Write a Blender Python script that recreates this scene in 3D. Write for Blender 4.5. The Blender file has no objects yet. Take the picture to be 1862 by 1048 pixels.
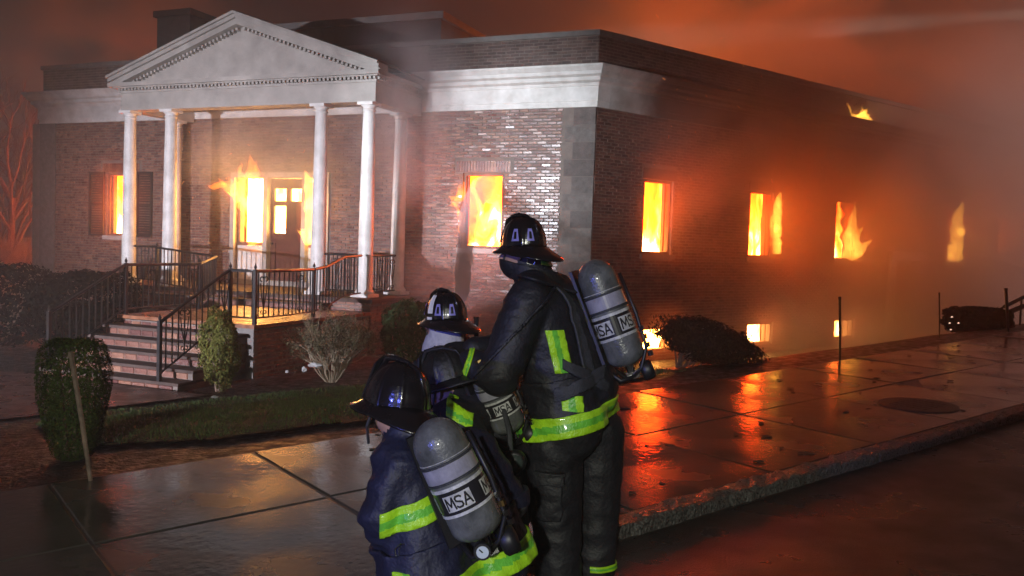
import bpy, bmesh, math, random
import numpy as np
from mathutils import Vector, Matrix, noise as mnoise
random.seed(7); rng = np.random.default_rng(7)
SC = bpy.context.scene
COL = SC.collection
R = math.radians

# ------------------------------------------------------------------ camera
CAM = Vector((0, 0, 1.75)); FPX = 1550.0; CXP, CYP = 931.0, 524.0
_roll, _pitch = R(1.94), R(2.8)
_fw = Vector((0, math.cos(_pitch), -math.sin(_pitch))); _u0 = Vector((0, math.sin(_pitch), math.cos(_pitch))); _r0 = Vector((1, 0, 0))
_rt = _r0 * math.cos(_roll) + _u0 * math.sin(_roll); _up = _u0 * math.cos(_roll) - _r0 * math.sin(_roll)
cam = bpy.data.cameras.new('camera'); cam.sensor_width = 36.0; cam.lens = 36.0 * FPX / 1862.0
cam.clip_start = 0.05; cam.clip_end = 800
camo = bpy.data.objects.new('camera', cam); COL.objects.link(camo)
camo.matrix_world = Matrix(((_rt.x, _up.x, -_fw.x, CAM.x), (_rt.y, _up.y, -_fw.y, CAM.y), (_rt.z, _up.z, -_fw.z, CAM.z), (0, 0, 0, 1)))
SC.camera = camo
def ray(px, py): return _fw + _rt * ((px - CXP) / FPX) - _up * ((py - CYP) / FPX)
def at(px, py, D):                      # a measured sight line and a distance give a point of the place
    r = ray(px, py); return CAM + r * (D / r.y)

# ------------------------------------------------------------------ render / view
SC.render.engine = 'CYCLES'
cy = SC.cycles
cy.use_denoising = True
try: cy.denoiser = 'OPENIMAGEDENOISE'
except Exception: pass
cy.max_bounces = 8; cy.diffuse_bounces = 3; cy.glossy_bounces = 3; cy.transmission_bounces = 3; cy.volume_bounces = 1; cy.transparent_max_bounces = 12
cy.caustics_reflective = False; cy.caustics_refractive = False
cy.sample_clamp_indirect = 4.0
cy.use_light_tree = True
SC.view_settings.view_transform = 'Standard'; SC.view_settings.look = 'None'
SC.view_settings.exposure = 0; SC.view_settings.gamma = 1; SC.view_settings.use_curve_mapping = False

# ------------------------------------------------------------------ world: night sky full of fire-lit smoke
W = bpy.data.worlds.new('World'); SC.world = W; W.use_nodes = True
nt = W.node_tree; nt.nodes.clear(); N = nt.nodes.new; L = nt.links.new
out = N('ShaderNodeOutputWorld'); bg = N('ShaderNodeBackground'); add = N('ShaderNodeAddShader'); bgs = N('ShaderNodeBackground')
sky = N('ShaderNodeTexSky'); sky.sky_type = 'NISHITA'; sky.sun_disc = False; sky.sun_elevation = R(-4); sky.sun_rotation = R(200)
L(sky.outputs[0], bgs.inputs[0]); bgs.inputs[1].default_value = 0.05
tc = N('ShaderNodeTexCoord')
nz = N('ShaderNodeTexNoise'); nz.inputs['Scale'].default_value = 5.5; nz.inputs['Detail'].default_value = 6; nz.inputs['Roughness'].default_value = .55; nz.inputs['Distortion'].default_value = .6
mp = N('ShaderNodeMapping'); mp.inputs['Scale'].default_value = (1, 1, 1.6); mp.inputs['Rotation'].default_value = (0, .5, 0)
L(tc.outputs['Generated'], mp.inputs[0]); L(mp.outputs[0], nz.inputs['Vector'])
def mathn(op, a, b=None, c=None, clamp=False, tree=None):
    t = tree or nt; m = t.nodes.new('ShaderNodeMath'); m.operation = op; m.use_clamp = clamp
    for i, v in enumerate((a, b, c)):
        if v is None: continue
        if isinstance(v, (int, float)): m.inputs[i].default_value = v
        else: t.links.new(v, m.inputs[i])
    return m.outputs[0]
def lobe(d, p):
    v = N('ShaderNodeVectorMath'); v.operation = 'DOT_PRODUCT'; L(tc.outputs['Generated'], v.inputs[0]); v.inputs[1].default_value = Vector(d).normalized()
    return mathn('POWER', mathn('MAXIMUM', v.outputs['Value'], 0.0), p)
g1 = lobe(ray(1400, 130), 42); g2 = lobe(ray(225, 115), 260); g3 = lobe(ray(1000, 300), 5)
s = mathn('ADD', mathn('MULTIPLY', g1, 1.05), mathn('MULTIPLY', g2, .75)); s = mathn('ADD', s, mathn('MULTIPLY', g3, .10))
nn = mathn('MULTIPLY_ADD', nz.outputs['Fac'], 4.2, -1.25, clamp=False); nn = mathn('MAXIMUM', nn, .16)
s = mathn('MULTIPLY', s, nn)
rp = N('ShaderNodeValToRGB'); e = rp.color_ramp.elements
e[0].position = 0; e[0].color = (.016, .009, .010, 1); e[1].position = 1; e[1].color = (.36, .052, .016, 1)
k = e.new(.16); k.color = (.042, .019, .015, 1); k = e.new(.5); k.color = (.145, .032, .014, 1)
L(s, rp.inputs[0]); L(rp.outputs[0], bg.inputs[0]); bg.inputs[1].default_value = 1.0
L(bg.outputs[0], add.inputs[0]); L(bgs.outputs[0], add.inputs[1]); L(add.outputs[0], out.inputs[0])

# ------------------------------------------------------------------ lamps: a faint night sun and the fire engines' lights in the street, plus an added smoke fill
def aim(o, tgt): o.rotation_euler = (Vector(tgt) - o.location).to_track_quat('-Z', 'Y').to_euler()
sl = bpy.data.lights.new('sun', 'SUN'); sl.energy = .004; sl.angle = R(.5); sl.color = (1, .93, .85)
so = bpy.data.objects.new('sun', sl); COL.objects.link(so); so.location = (0, 0, 60); so.rotation_euler = (R(55), 0, R(-20))
def spot(name, loc, tgt, energy, color, size, blend, radius):
    l = bpy.data.lights.new(name, 'SPOT'); l.energy = energy; l.color = color; l.spot_size = R(size); l.spot_blend = blend; l.shadow_soft_size = radius
    o = bpy.data.objects.new(name, l); COL.objects.link(o); o.location = loc; aim(o, tgt); return o
spot('engine_floodlight', (-13.2, -1.2, 2.5), at(900, 280, 18.0), 34000, (.86, .91, 1.0), 17, .9, .35)
spot('engine_sidelight', (-12.0, -1.0, 1.3), at(420, 500, 19.0), 29000, (.90, .86, 1.0), 44, 1.0, .15)
spot('engine_headlight', (-1.0, -6.0, 3.6), (-.9, 5.0, .2), 2100, (.95, .96, .82), 44, 1.0, .10)
spot('engine_beacon', (-4.2, -3.2, 2.3), (-.45, 3.8, .85), 900, (.14, .17, 1.0), 22, .7, .08)
spot('engine_searchlight', at(2120, 8, 15.0), at(1180, 72, 26.0), 60000, (.95, 1.0, .85), 5, .7, .08)
spot('smoke_fill_light', (21.0, 9.0, 6.5), (17.5, 27.0, 5.0), 26000, (1.0, .52, .42), 70, 1.0, .2)  # added fill lamp, out of view, that brightens the smoke at the right

# ------------------------------------------------------------------ frames of the place
E1 = Vector((.92737, -.37415, 0)); E2 = Vector((.37415, .92737, 0)); C0 = Vector((1.76, 17.7, 0)) - E1 * .15
SV = Vector((.79529, .60622, 0)); SN = Vector((.60622, -.79529, 0)); VV = -SN
Z = Vector((0, 0, 1))
def F(u, off, z): return C0 + E1 * (u + .15) - E2 * off + Z * z          # front facade: along, out, up
def S(t, n, z): return C0 + SV * t + SN * n + Z * z              # long side facade
def sm(x): x = min(1, max(0, x)); return x * x * (3 - 2 * x)
def zs(U): return .1 + .035 * (max(-14, min(34, U)) - 3)
def zg(U, V):
    if V <= 6.5: return zs(U)
    base = -.5 - .15 * sm((U - 8) / 4)
    k = sm((V - 6.5) / 5.6); return zs(U) * (1 - k) + base * k
def G(U, V, dz=0, z=None): return SV * U + VV * V + Z * ((zg(U, V) if z is None else z) + dz)
def UV(p): return p.dot(SV), p.dot(VV)

# ------------------------------------------------------------------ mesh helpers
class MB:
    def __init__(s): s.v = []; s.f = []; s.m = []
    def quadbox(s, fr, a0, a1, b0, b1, c0, c1, m=0):
        n = len(s.v)
        for a, b, c in ((a0, b0, c0), (a1, b0, c0), (a1, b1, c0), (a0, b1, c0), (a0, b0, c1), (a1, b0, c1), (a1, b1, c1), (a0, b1, c1)):
            s.v.append(tuple(fr(a, b, c)))
        for q in ((0, 3, 2, 1), (4, 5, 6, 7), (0, 1, 5, 4), (1, 2, 6, 5), (2, 3, 7, 6), (3, 0, 4, 7)):
            s.f.append(tuple(n + i for i in q)); s.m.append(m)
        return s
    def poly(s, pts, m=0):
        n = len(s.v); s.v += [tuple(p) for p in pts]; s.f.append(tuple(range(n, n + len(pts)))); s.m.append(m); return s
    def prism(s, pts, d, m=0):
        n = len(s.v); k = len(pts); d = Vector(d)
        s.v += [tuple(p) for p in pts] + [tuple(Vector(p) + d) for p in pts]
        s.f.append(tuple(range(n, n + k))); s.f.append(tuple(range(n + 2 * k - 1, n + k - 1, -1))); s.m += [m, m]
        for i in range(k):
            j = (i + 1) % k; s.f.append((n + i, n + j, n + k + j, n + k + i)); s.m.append(m)
        return s
    def tube(s, pts, rad, n=6, m=0, cap=True):
        pts = [Vector(p) for p in pts]; rs = rad if isinstance(rad, (list, tuple)) else [rad] * len(pts)
        base = len(s.v); prev = None
        for i, p in enumerate(pts):
            t = (pts[min(i + 1, len(pts) - 1)] - pts[max(i - 1, 0)])
            if t.length < 1e-9: t = Vector((0, 0, 1))
            t.normalize()
            if prev is None:
                x = t.orthogonal().normalized()
            else:
                x = prev - t * prev.dot(t)
                x = x.normalized() if x.length > 1e-6 else t.orthogonal().normalized()
            prev = x; y = t.cross(x)
            for k in range(n):
                a = 2 * math.pi * k / n; s.v.append(tuple(p + (x * math.cos(a) + y * math.sin(a)) * rs[i]))
        for i in range(len(pts) - 1):
            for k in range(n):
                a = base + i * n + k; b = base + i * n + (k + 1) % n
                s.f.append((a, b, b + n, a + n)); s.m.append(m)
        if cap:
            s.f.append(tuple(base + k for k in reversed(range(n)))); s.m.append(m)
            e = base + (len(pts) - 1) * n; s.f.append(tuple(e + k for k in range(n))); s.m.append(m)
        return s
    def lathe(s, prof, fr, n=24, m=0):          # prof: (r, h); fr(x, y, h)
        base = len(s.v)
        for r, h in prof:
            for k in range(n):
                a = 2 * math.pi * k / n; s.v.append(tuple(fr(r * math.cos(a), r * math.sin(a), h)))
        for i in range(len(prof) - 1):
            for k in range(n):
                a = base + i * n + k; b = base + i * n + (k + 1) % n
                s.f.append((a, b, b + n, a + n)); s.m.append(m)
        s.f.append(tuple(base + k for k in reversed(range(n)))); s.m.append(m)
        e = base + (len(prof) - 1) * n; s.f.append(tuple(e + k for k in range(n))); s.m.append(m)
        return s
    def build(s, name, mats, parent=None, smooth=False, fix=True):
        me = bpy.data.meshes.new(name); me.from_pydata(s.v, [], s.f)
        if not isinstance(mats, (list, tuple)): mats = [mats]
        for mm in mats: me.materials.append(mm)
        if len(mats) > 1: me.polygons.foreach_set('material_index', s.m)
        if fix:
            b = bmesh.new(); b.from_mesh(me); bmesh.ops.recalc_face_normals(b, faces=b.faces); b.to_mesh(me); b.free()
        if smooth: me.polygons.foreach_set('use_smooth', [True] * len(me.polygons))
        me.update(); return link(name, me, parent)
def link(name, me, parent=None):
    o = bpy.data.objects.new(name, me); COL.objects.link(o)
    if parent is not None: setp(o, parent)
    return o
WM = {}
def wm(o):
    if o.name in WM: return WM[o.name]
    m = Matrix.LocRotScale(o.location, o.rotation_euler, o.scale)
    return m
def setp(o, parent):
    o.parent = parent
    # all empties and parents are translated only and never nested beyond known world matrices
    M = Matrix.Identity(4); p = parent
    chain = []
    while p is not None: chain.append(p); p = p.parent
    for p in reversed(chain): M = M @ p.matrix_parent_inverse @ p.matrix_basis
    o.matrix_parent_inverse = M.inverted()
def thing(name, label, cat, loc=(0, 0, 0), group=None):
    o = bpy.data.objects.new(name, None); COL.objects.link(o); o.location = loc; o.empty_display_size = .2
    return tag(o, label, cat, group)
def tag(o, label=None, cat=None, group=None, kind=None):
    if label: o['label'] = label
    if cat: o['category'] = cat
    if group: o['group'] = group
    if kind: o['kind'] = kind
    return o

# ------------------------------------------------------------------ materials
def newmat(name):
    m = bpy.data.materials.new(name); m.use_nodes = True; return m
def mat(name, col, rough=.6, var=.25, scale=6.0, bump=0.0, bscale=40.0, rvar=0.0, metal=0.0, island=0.0, col2=None, coat=0.0, spec=.5, detail=5, rscale=None, bdist=.02, crough=.08):
    m = newmat(name); t = m.node_tree; b = t.nodes['Principled BSDF']; n = t.nodes.new; l = t.links.new
    b.inputs['Metallic'].default_value = metal; b.inputs['Roughness'].default_value = rough; b.inputs['Coat Weight'].default_value = coat
    b.inputs['Coat Roughness'].default_value = crough; b.inputs['Specular IOR Level'].default_value = spec
    c = n('ShaderNodeTexCoord'); x = n('ShaderNodeTexNoise'); x.inputs['Scale'].default_value = scale; x.inputs['Detail'].default_value = detail; x.inputs['Roughness'].default_value = .6
    l(c.outputs['Object'], x.inputs['Vector'])
    r = n('ShaderNodeValToRGB'); e = r.color_ramp.elements; e[0].position = .3; e[1].position = .72
    c2 = col2 or tuple(v * (1 - var) for v in col); e[0].color = (*c2, 1); e[1].color = (*[min(1, v * (1 + var * .6)) for v in col], 1)
    l(x.outputs['Fac'], r.inputs[0]); last = r.outputs[0]
    if island:
        g = n('ShaderNodeNewGeometry'); oi = n('ShaderNodeObjectInfo'); h = n('ShaderNodeHueSaturation')
        ad = mathn('FRACT', mathn('ADD', g.outputs['Random Per Island'], oi.outputs['Random'], tree=t), tree=t)
        l(mathn('MULTIPLY_ADD', ad, island * 2, 1 - island, tree=t), h.inputs['Value'])
        l(mathn('MULTIPLY_ADD', ad, .03, .485, tree=t), h.inputs['Hue']); l(last, h.inputs['Color']); last = h.outputs[0]
    l(last, b.inputs['Base Color'])
    if rvar:
        y = n('ShaderNodeTexNoise'); y.inputs['Scale'].default_value = rscale or scale * .7; y.inputs['Detail'].default_value = 4; l(c.outputs['Object'], y.inputs['Vector'])
        mr = n('ShaderNodeMapRange'); mr.inputs[1].default_value = .35; mr.inputs[2].default_value = .65; mr.inputs[3].default_value = max(.02, rough - rvar); mr.inputs[4].default_value = min(1, rough + rvar)
        l(y.outputs['Fac'], mr.inputs[0]); l(mr.outputs[0], b.inputs['Roughness'])
    if bump:
        z = n('ShaderNodeTexNoise'); z.inputs['Scale'].default_value = bscale; z.inputs['Detail'].default_value = 4; l(c.outputs['Object'], z.inputs['Vector'])
        bp = n('ShaderNodeBump'); bp.inputs['Strength'].default_value = bump; bp.inputs['Distance'].default_value = bdist; l(z.outputs['Fac'], bp.inputs['Height']); l(bp.outputs[0], b.inputs['Normal'])
    return m
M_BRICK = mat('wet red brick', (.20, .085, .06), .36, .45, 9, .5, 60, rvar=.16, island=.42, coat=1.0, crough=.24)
M_BRICKS = mat('dark dull red brick', (.12, .05, .038), .65, .5, 5, .5, 60, island=.4)  # side wall brick: darker, duller copy of the front brick
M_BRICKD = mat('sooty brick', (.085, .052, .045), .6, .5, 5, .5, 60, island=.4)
M_MORTAR = mat('mortar', (.17, .14, .12), .7, .3, 5, .4, 50)
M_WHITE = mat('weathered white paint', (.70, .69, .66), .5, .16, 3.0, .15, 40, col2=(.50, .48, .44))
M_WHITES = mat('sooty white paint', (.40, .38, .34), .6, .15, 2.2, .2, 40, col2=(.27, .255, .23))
M_STONE = mat('limestone', (.42, .40, .37), .55, .3, 4, .3, 30, rvar=.15)
M_PIL = mat('stained stone pilaster', (.15, .138, .128), .7, .35, 9, .4, 30, island=.3, spec=.25)
M_TREAD = mat('bluestone tread', (.075, .055, .047), .75, .35, 5, .4, 30, spec=.2)
M_DARK = mat('sooted brick', (.045, .038, .036), .8, .4, 4, .4, 30)
M_COPING = mat('coping stone', (.16, .15, .14), .6, .3, 4, .2, 30)
M_IRON = mat('wrought iron', (.012, .011, .011), .38, .3, 20, .2, 60)
M_FRAME = mat('charred window frame', (.16, .10, .07), .6, .5, 8, .3, 40)
M_SHUT = mat('black shutter', (.018, .017, .018), .45, .3, 10)
M_DOOR = mat('dark red door', (.10, .035, .025), .4, .3, 8, .1, 30)
M_ROOF = mat('tar roof', (.03, .03, .03), .8)
M_SLAB = mat('wet concrete slab', (.062, .058, .05), .17, .45, 1.6, .5, 16, rvar=.14, island=.16, rscale=1.3, bdist=.004)
M_JOINT = mat('sand joint', (.045, .04, .035), .4)
M_KERB = mat('granite kerb', (.13, .127, .115), .42, .8, 60, .9, 45, rvar=.25, island=.15, detail=3, rscale=30, bdist=.03)
M_ROAD = mat('wet asphalt', (.028, .027, .026), .34, .5, 3, .8, 110, rvar=.12, bdist=.008)
M_SOIL = mat('wet mulch', (.022, .017, .013), .5, .6, 12, 1.0, 25, rvar=.2, bdist=.05)
M_LAWN = mat('lawn soil', (.022, .034, .012), .8, .5, 8, .6, 30)
M_GRASS = mat('grass', (.075, .14, .035), .55, .5, 3, island=.35)
M_BARK = mat('bark', (.20, .14, .10), .8, .4, 12, .5, 30)
M_WOOD = mat('grey stake wood', (.26, .19, .14), .7, .5, 14, .5, 30)

def emit_mat(name, stops, scale, strength, zstretch=.5, zg=0.0, zm=2.5):
    m = newmat(name); t = m.node_tree; t.nodes.clear(); n = t.nodes.new; l = t.links.new
    o = n('ShaderNodeOutputMaterial'); em = n('ShaderNodeEmission'); c = n('ShaderNodeTexCoord'); mp = n('ShaderNodeMapping'); mp.inputs['Scale'].default_value = (1, 1, zstretch)
    x = n('ShaderNodeTexNoise'); x.inputs['Scale'].default_value = scale; x.inputs['Detail'].default_value = 5; x.inputs['Distortion'].default_value = 1.2
    r = n('ShaderNodeValToRGB'); e = r.color_ramp.elements
    e[0].position, e[0].color = stops[0][0], (*stops[0][1], 1); e[1].position, e[1].color = stops[-1][0], (*stops[-1][1], 1)
    for p, cc in stops[1:-1]: k = e.new(p); k.color = (*cc, 1)
    l(c.outputs['Object'], mp.inputs[0]); l(mp.outputs[0], x.inputs['Vector']); fac = x.outputs['Fac']
    if zg:
        sp = n('ShaderNodeSeparateXYZ'); l(c.outputs['Object'], sp.inputs[0]); fac = mathn('ADD', fac, mathn('MULTIPLY', mathn('SUBTRACT', zm, sp.outputs['Z'], tree=t), zg, tree=t), tree=t)
    l(fac, r.inputs[0]); l(r.outputs[0], em.inputs[0]); em.inputs[1].default_value = strength; l(em.outputs[0], o.inputs[0])
    return m
M_FIRE = emit_mat('raging fire', [(.28, (.7, .018, .0006)), (.42, (1, .040, .0014)), (.56, (1, .14, .010)), (.70, (1, .42, .10))], 2.0, 56.0, zg=.13, zm=2.45)
M_FIREW = emit_mat('white hot fire', [(.3, (1, .22, .016)), (.45, (1, .36, .05)), (.6, (1, .55, .18))], 2.6, 42.0)
M_ROOFIRE = emit_mat('roof blaze', [(.3, (1, .10, .008)), (.5, (1, .16, .016)), (.65, (1, .26, .04))], 1.2, 34.0)
def vol_emit(name, col, st):
    m = newmat(name); t = m.node_tree; t.nodes.clear(); o = t.nodes.new('ShaderNodeOutputMaterial'); em = t.nodes.new('ShaderNodeEmission')
    em.inputs[0].default_value = (*col, 1); em.inputs[1].default_value = st; t.links.new(em.outputs[0], o.inputs['Volume']); return m
M_FLAME = vol_emit('flame gas', (1, .24, .012), 10.0)
M_FLAMEY = vol_emit('flame core gas', (1, .46, .05), 20.0)
def halo_mat(name, col, st):
    m = newmat(name); t = m.node_tree; t.nodes.clear(); n = t.nodes.new; l = t.links.new; o = n('ShaderNodeOutputMaterial'); em = n('ShaderNodeEmission'); em.inputs[0].default_value = (*col, 1)
    c = n('ShaderNodeTexCoord'); ln = n('ShaderNodeVectorMath'); ln.operation = 'LENGTH'; l(c.outputs['Object'], ln.inputs[0]); x = n('ShaderNodeTexNoise'); x.inputs['Scale'].default_value = 2.2; x.inputs['Detail'].default_value = 3; l(c.outputs['Object'], x.inputs['Vector'])
    q = mathn('MAXIMUM', mathn('SUBTRACT', 1.0, ln.outputs['Value'], tree=t), 0.0, tree=t); q = mathn('MULTIPLY', mathn('POWER', q, 2.0, tree=t), mathn('MULTIPLY_ADD', x.outputs['Fac'], 2.4, -.35, tree=t), tree=t)
    l(mathn('MULTIPLY', mathn('MAXIMUM', q, 0.0, tree=t), st, tree=t), em.inputs[1]); l(em.outputs[0], o.inputs['Volume']); return m
M_HALO = halo_mat('painted bloom at the openings', (1, .16, .025), 1.5)  # emissive haze added round each opening to paint its bloom
M_GLOW = vol_emit('painted flame bloom', (1, .15, .02), .42)  # emission added round the flames, standing in for their bloom
M_FLAMER = vol_emit('red flame gas', (1, .10, .02), .9)
def vol_smoke(name, dens, col=(.7, .66, .64), anis=.2):
    m = newmat(name); t = m.node_tree; t.nodes.clear(); o = t.nodes.new('ShaderNodeOutputMaterial'); v = t.nodes.new('ShaderNodeVolumePrincipled')
    v.inputs['Color'].default_value = (*col, 1); v.inputs['Density'].default_value = dens; v.inputs['Anisotropy'].default_value = anis
    t.links.new(v.outputs[0], o.inputs['Volume']); return m

# ------------------------------------------------------------------ ground, road, pavement
def sheet(name, Us, Vs, zf, m, kind='structure'):
    b = MB(); nu, nv = len(Us), len(Vs)
    for U in Us:
        for V in Vs:
            p = SV * U + VV * V; b.v.append((p.x, p.y, zf(U, V)))
    for i in range(nu - 1):
        for j in range(nv - 1):
            a = i * nv + j; b.f.append((a, a + nv, a + nv + 1, a + 1)); b.m.append(0)
    o = b.build(name, m, smooth=True); tag(o, kind=kind); return o
far = [-300, -150, -80, -50, -30, -20] ; 
Us = far + [i * 1.0 for i in range(-14, 40)] + [50, 70, 100, 150, 300]
sheet('road', Us, [-300, -100, -40, -20, -10, -6, -3, 0, 2, 3.0, 3.7], lambda U, V: zs(U) - .085 + .012 * math.sin(V * .9) - .05 * max(0, (0.5 - V)) * .2, M_ROAD)
Vs = [6.4 + .3 * i for i in range(1, 34)] + [18, 22, 30, 45, 70, 120, 300]
sheet('ground', Us, [6.42] + Vs, lambda U, V: (zg(U, V) if V > 6.5 else zs(U)) - .03 + .03 * mnoise.noise(Vector((U * 1.3, V * 1.3, 0))) * sm((V - 6.5) / .6), M_SOIL)
sidewalk = sheet('sidewalk', Us, [3.69, 5.1, 6.5], lambda U, V: zs(U) - .019, M_JOINT)
SLABS = []
def slab_mesh(seed):
    r = random.Random(seed); b = MB(); h = .02
    w, d = .705, .688
    b.quadbox(lambda a, c, z: Vector((a, c, z)), -w, w, -d, d, -.05, 0)
    me = bpy.data.meshes.new('slab'); me.from_pydata(b.v, [], b.f); me.materials.append(M_SLAB)
    bb = bmesh.new(); bb.from_mesh(me); bmesh.ops.recalc_face_normals(bb, faces=bb.faces)
    bmesh.ops.bevel(bb, geom=[e for e in bb.edges if all(v.co.z > -.01 for v in e.verts)], offset=.012, segments=1, affect='EDGES'); bb.to_mesh(me); bb.free(); return me
sme = [slab_mesh(i) for i in range(3)]
yaw = math.atan2(SV.y, SV.x)
for i in range(-9, 26):
    for j in range(2):
        U = 1.42 * i + .3 + .003 * random.uniform(-1, 1); V = 4.40 + 1.385 * j
        p = SV * U + VV * V
        o = link('slab', sme[(i + j) % 3]); o.location = (p.x, p.y, zs(U) - .012 + random.uniform(-.004, .004))
        g = math.atan(.035) if -14 < U < 34 else 0
        o.rotation_euler = (random.uniform(-.004, .004), -g + random.uniform(-.004, .004), yaw); setp(o, sidewalk)
kerb = sheet('kerb', Us, [3.5, 3.70], lambda U, V: zs(U) - .08, M_JOINT)
def kerb_mesh(seed):
    r = random.Random(seed); b = bmesh.new(); nx, ny = 26, 6
    prof = [(.03, -.2), (.036, -.02), (.055, -.004), (.12, .0), (.19, .0), (.205, -.03)]
    g = []
    for i in range(nx + 1):
        x = -.90 + 1.80 * i / nx; row = []
        for q, (y, z) in enumerate(prof):
            j = .012 if 0 < q < 5 else .004
            row.append(b.verts.new((x, y + r.uniform(-j, j), z + r.uniform(-j, j))))
        g.append(row)
    for i in range(nx):
        for q in range(len(prof) - 1): b.faces.new((g[i][q], g[i + 1][q], g[i + 1][q + 1], g[i][q + 1]))
    b.faces.new(g[0]); b.faces.new(list(reversed(g[nx]))); bmesh.ops.recalc_face_normals(b, faces=b.faces)
    me = bpy.data.meshes.new('kerb_stone'); b.to_mesh(me); b.free(); me.materials.append(M_KERB); return me
kme = [kerb_mesh(i) for i in range(4)]
for i in range(-7, 22):
    U = 1.83 * i; p = SV * U + VV * 3.49
    o = link('kerb_stone', kme[i % 4]); o.location = (p.x, p.y, zs(U) + random.uniform(-.008, .006)); g = math.atan(.035) if -14 < U < 34 else 0
    o.rotation_euler = (0, -g, yaw); setp(o, kerb)
# front walk from the steps and the lawn
walk = MB()
for i in range(12):
    a, b_ = i / 12, (i + 1) / 12
    def wp(q, s_): return F(-4.9 - .9 * q - 1.0 * s_ * 1.5, 7.6 + 3.0 * q, 0)
    pts = []
    for (q, s_) in ((a, -1), (b_, -1), (b_, 1.6), (a, 1.6)):
        p = wp(q, s_); U, V = UV(p); pts.append(G(U, V, .012))
    walk.poly(pts)
tag(walk.build('front_walk', mat('brick walk', (.10, .05, .04), .35, .4, 5, .5, 30, rvar=.15)), kind='structure')
def lawn_inside(U, V):
    e = 7.02 + .10 * math.sin(U * 1.1) + (0.55 * max(0, 2.2 - U) if U < 2.2 else 0)
    hi = 11.6 - .25 * math.sin(U * .8) - 1.4 * sm((2.6 - U) / 2.2)
    return e < V < hi and 1.5 < U < 8.2
lb = MB()
nu = 80
for i in range(nu):
    for j in range(40):
        U0 = 1.5 + i * .084; V0 = 6.9 + j * .125
        if lawn_inside(U0 + .04, V0 + .06):
            lb.poly([G(U0, V0, .012), G(U0 + .084, V0, .012), G(U0 + .084, V0 + .125, .012), G(U0, V0 + .125, .012)])
tag(lb.build('lawn', M_LAWN), kind='structure')
gb = MB()
for _ in range(42000):
    U = random.uniform(1.5, 8.2); V = random.uniform(6.9, 11.9)
    if not lawn_inside(U, V): continue
    if mnoise.noise(Vector((U * 3, V * 3, 7))) < -.12 and random.random() < .75: continue
    p = G(U, V, .008); a = random.uniform(0, 6.28); h = random.uniform(.015, .055) * (1 + .5 * mnoise.noise(Vector((U * 2, V * 2, 3)))); w = .006
    d = Vector((math.cos(a), math.sin(a), 0)); l_ = Vector((random.uniform(-.03, .03), random.uniform(-.03, .03), h))
    gb.poly([p - d * w, p + d * w, p + l_])
tag(gb.build('grass', M_GRASS, fix=False), 'short green grass covering the lawn strip', 'grass', kind='stuff')

# ------------------------------------------------------------------ the brick building
B = thing('brick_building', 'long red brick building with white columned portico, burning behind every window', 'building', F(-8, 0, -.5))
ZF, ZC, ZP = 4.68, 5.50, 6.26          # frieze bottom, cornice top, parapet top
FW = [(-13.62, -12.60, 1.68, 3.33), (-3.15, -2.17, 1.68, 3.33)]
FD = (-9.36, -6.72, .60, 3.22)
SW = [(1.50, 2.42, 1.68, 3.32), (5.20, 6.12, 1.68, 3.32), (8.92, 9.84, 1.68, 3.32), (15.05, 15.97, 1.68, 3.40), (18.72, 19.64, 1.68, 3.40), (22.4, 23.3, 1.68, 3.4)]
SBW = [(1.64, 2.62, -.50, .06), (5.30, 6.34, -.50, .06), (9.10, 10.1, -.50, .06)]
SD = (12.0, 13.45, -.52, 1.72)
LEN = 28.0
def cells(a0, a1, z0, z1, holes):
    xs = sorted({a0, a1, *[h[0] for h in holes], *[h[1] for h in holes]}); zz = sorted({z0, z1, *[h[2] for h in holes], *[h[3] for h in holes]})
    for i in range(len(xs) - 1):
        for j in range(len(zz) - 1):
            cx_, cz_ = (xs[i] + xs[i + 1]) / 2, (zz[j] + zz[j + 1]) / 2
            if not any(h[0] < cx_ < h[1] and h[2] < cz_ < h[3] for h in holes): yield xs[i], xs[i + 1], zz[j], zz[j + 1]
def wall(name, fr, a0, a1, z0, z1, holes, thick=.34, m=M_MORTAR):
    b = MB()
    for x0, x1, c0, c1 in cells(a0, a1, z0, z1, holes): b.quadbox(fr, x0, x1, -thick, 0, c0, c1)
    return b.build(name, m, B)
front_wall = wall('front_wall', F, -16.05, -.49, -.7, ZF, FW + [FD])
side_wall = wall('side_wall', S, 0.0, LEN, -.8, ZF, SW + SBW + [SD])
wall('front_wall_end', F, -.49, -.355, -.7, ZF, [])
wall('back_wall', lambda a, b_, c: F(a, -13 + b_, c), -16.05, 6.6, -.7, ZF, [])
wall('left_wall', lambda a, b_, c: F(-16.05 - b_ - .35, -a, c), .0, 13, -.7, ZF, [])
BW, BH, JT = .203, .0575, .0105
def brick_list(a0, a1, z0, z1, holes):
    out = []; r = 0; z = z0
    while z + BH <= z1 + .02:
        a = a0 - (BW + JT) * (.5 if r % 2 else 0)
        while a < a1:
            x0, x1 = max(a, a0), min(a + BW, a1)
            segs = [(x0, x1)]
            for h in holes:
                if h[2] - .03 < z + BH / 2 < h[3] + .03:
                    ns = []
                    for s0, s1 in segs:
                        if s1 <= h[0] or s0 >= h[1]: ns.append((s0, s1)); continue
                        if s0 < h[0]: ns.append((s0, h[0]))
                        if s1 > h[1]: ns.append((h[1], s1))
                    segs = ns
            for s0, s1 in segs:
                if s1 - s0 > .03: out.append((s0, s1, z))
            a += BW + JT
        z += BH + JT; r += 1
    return out
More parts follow.
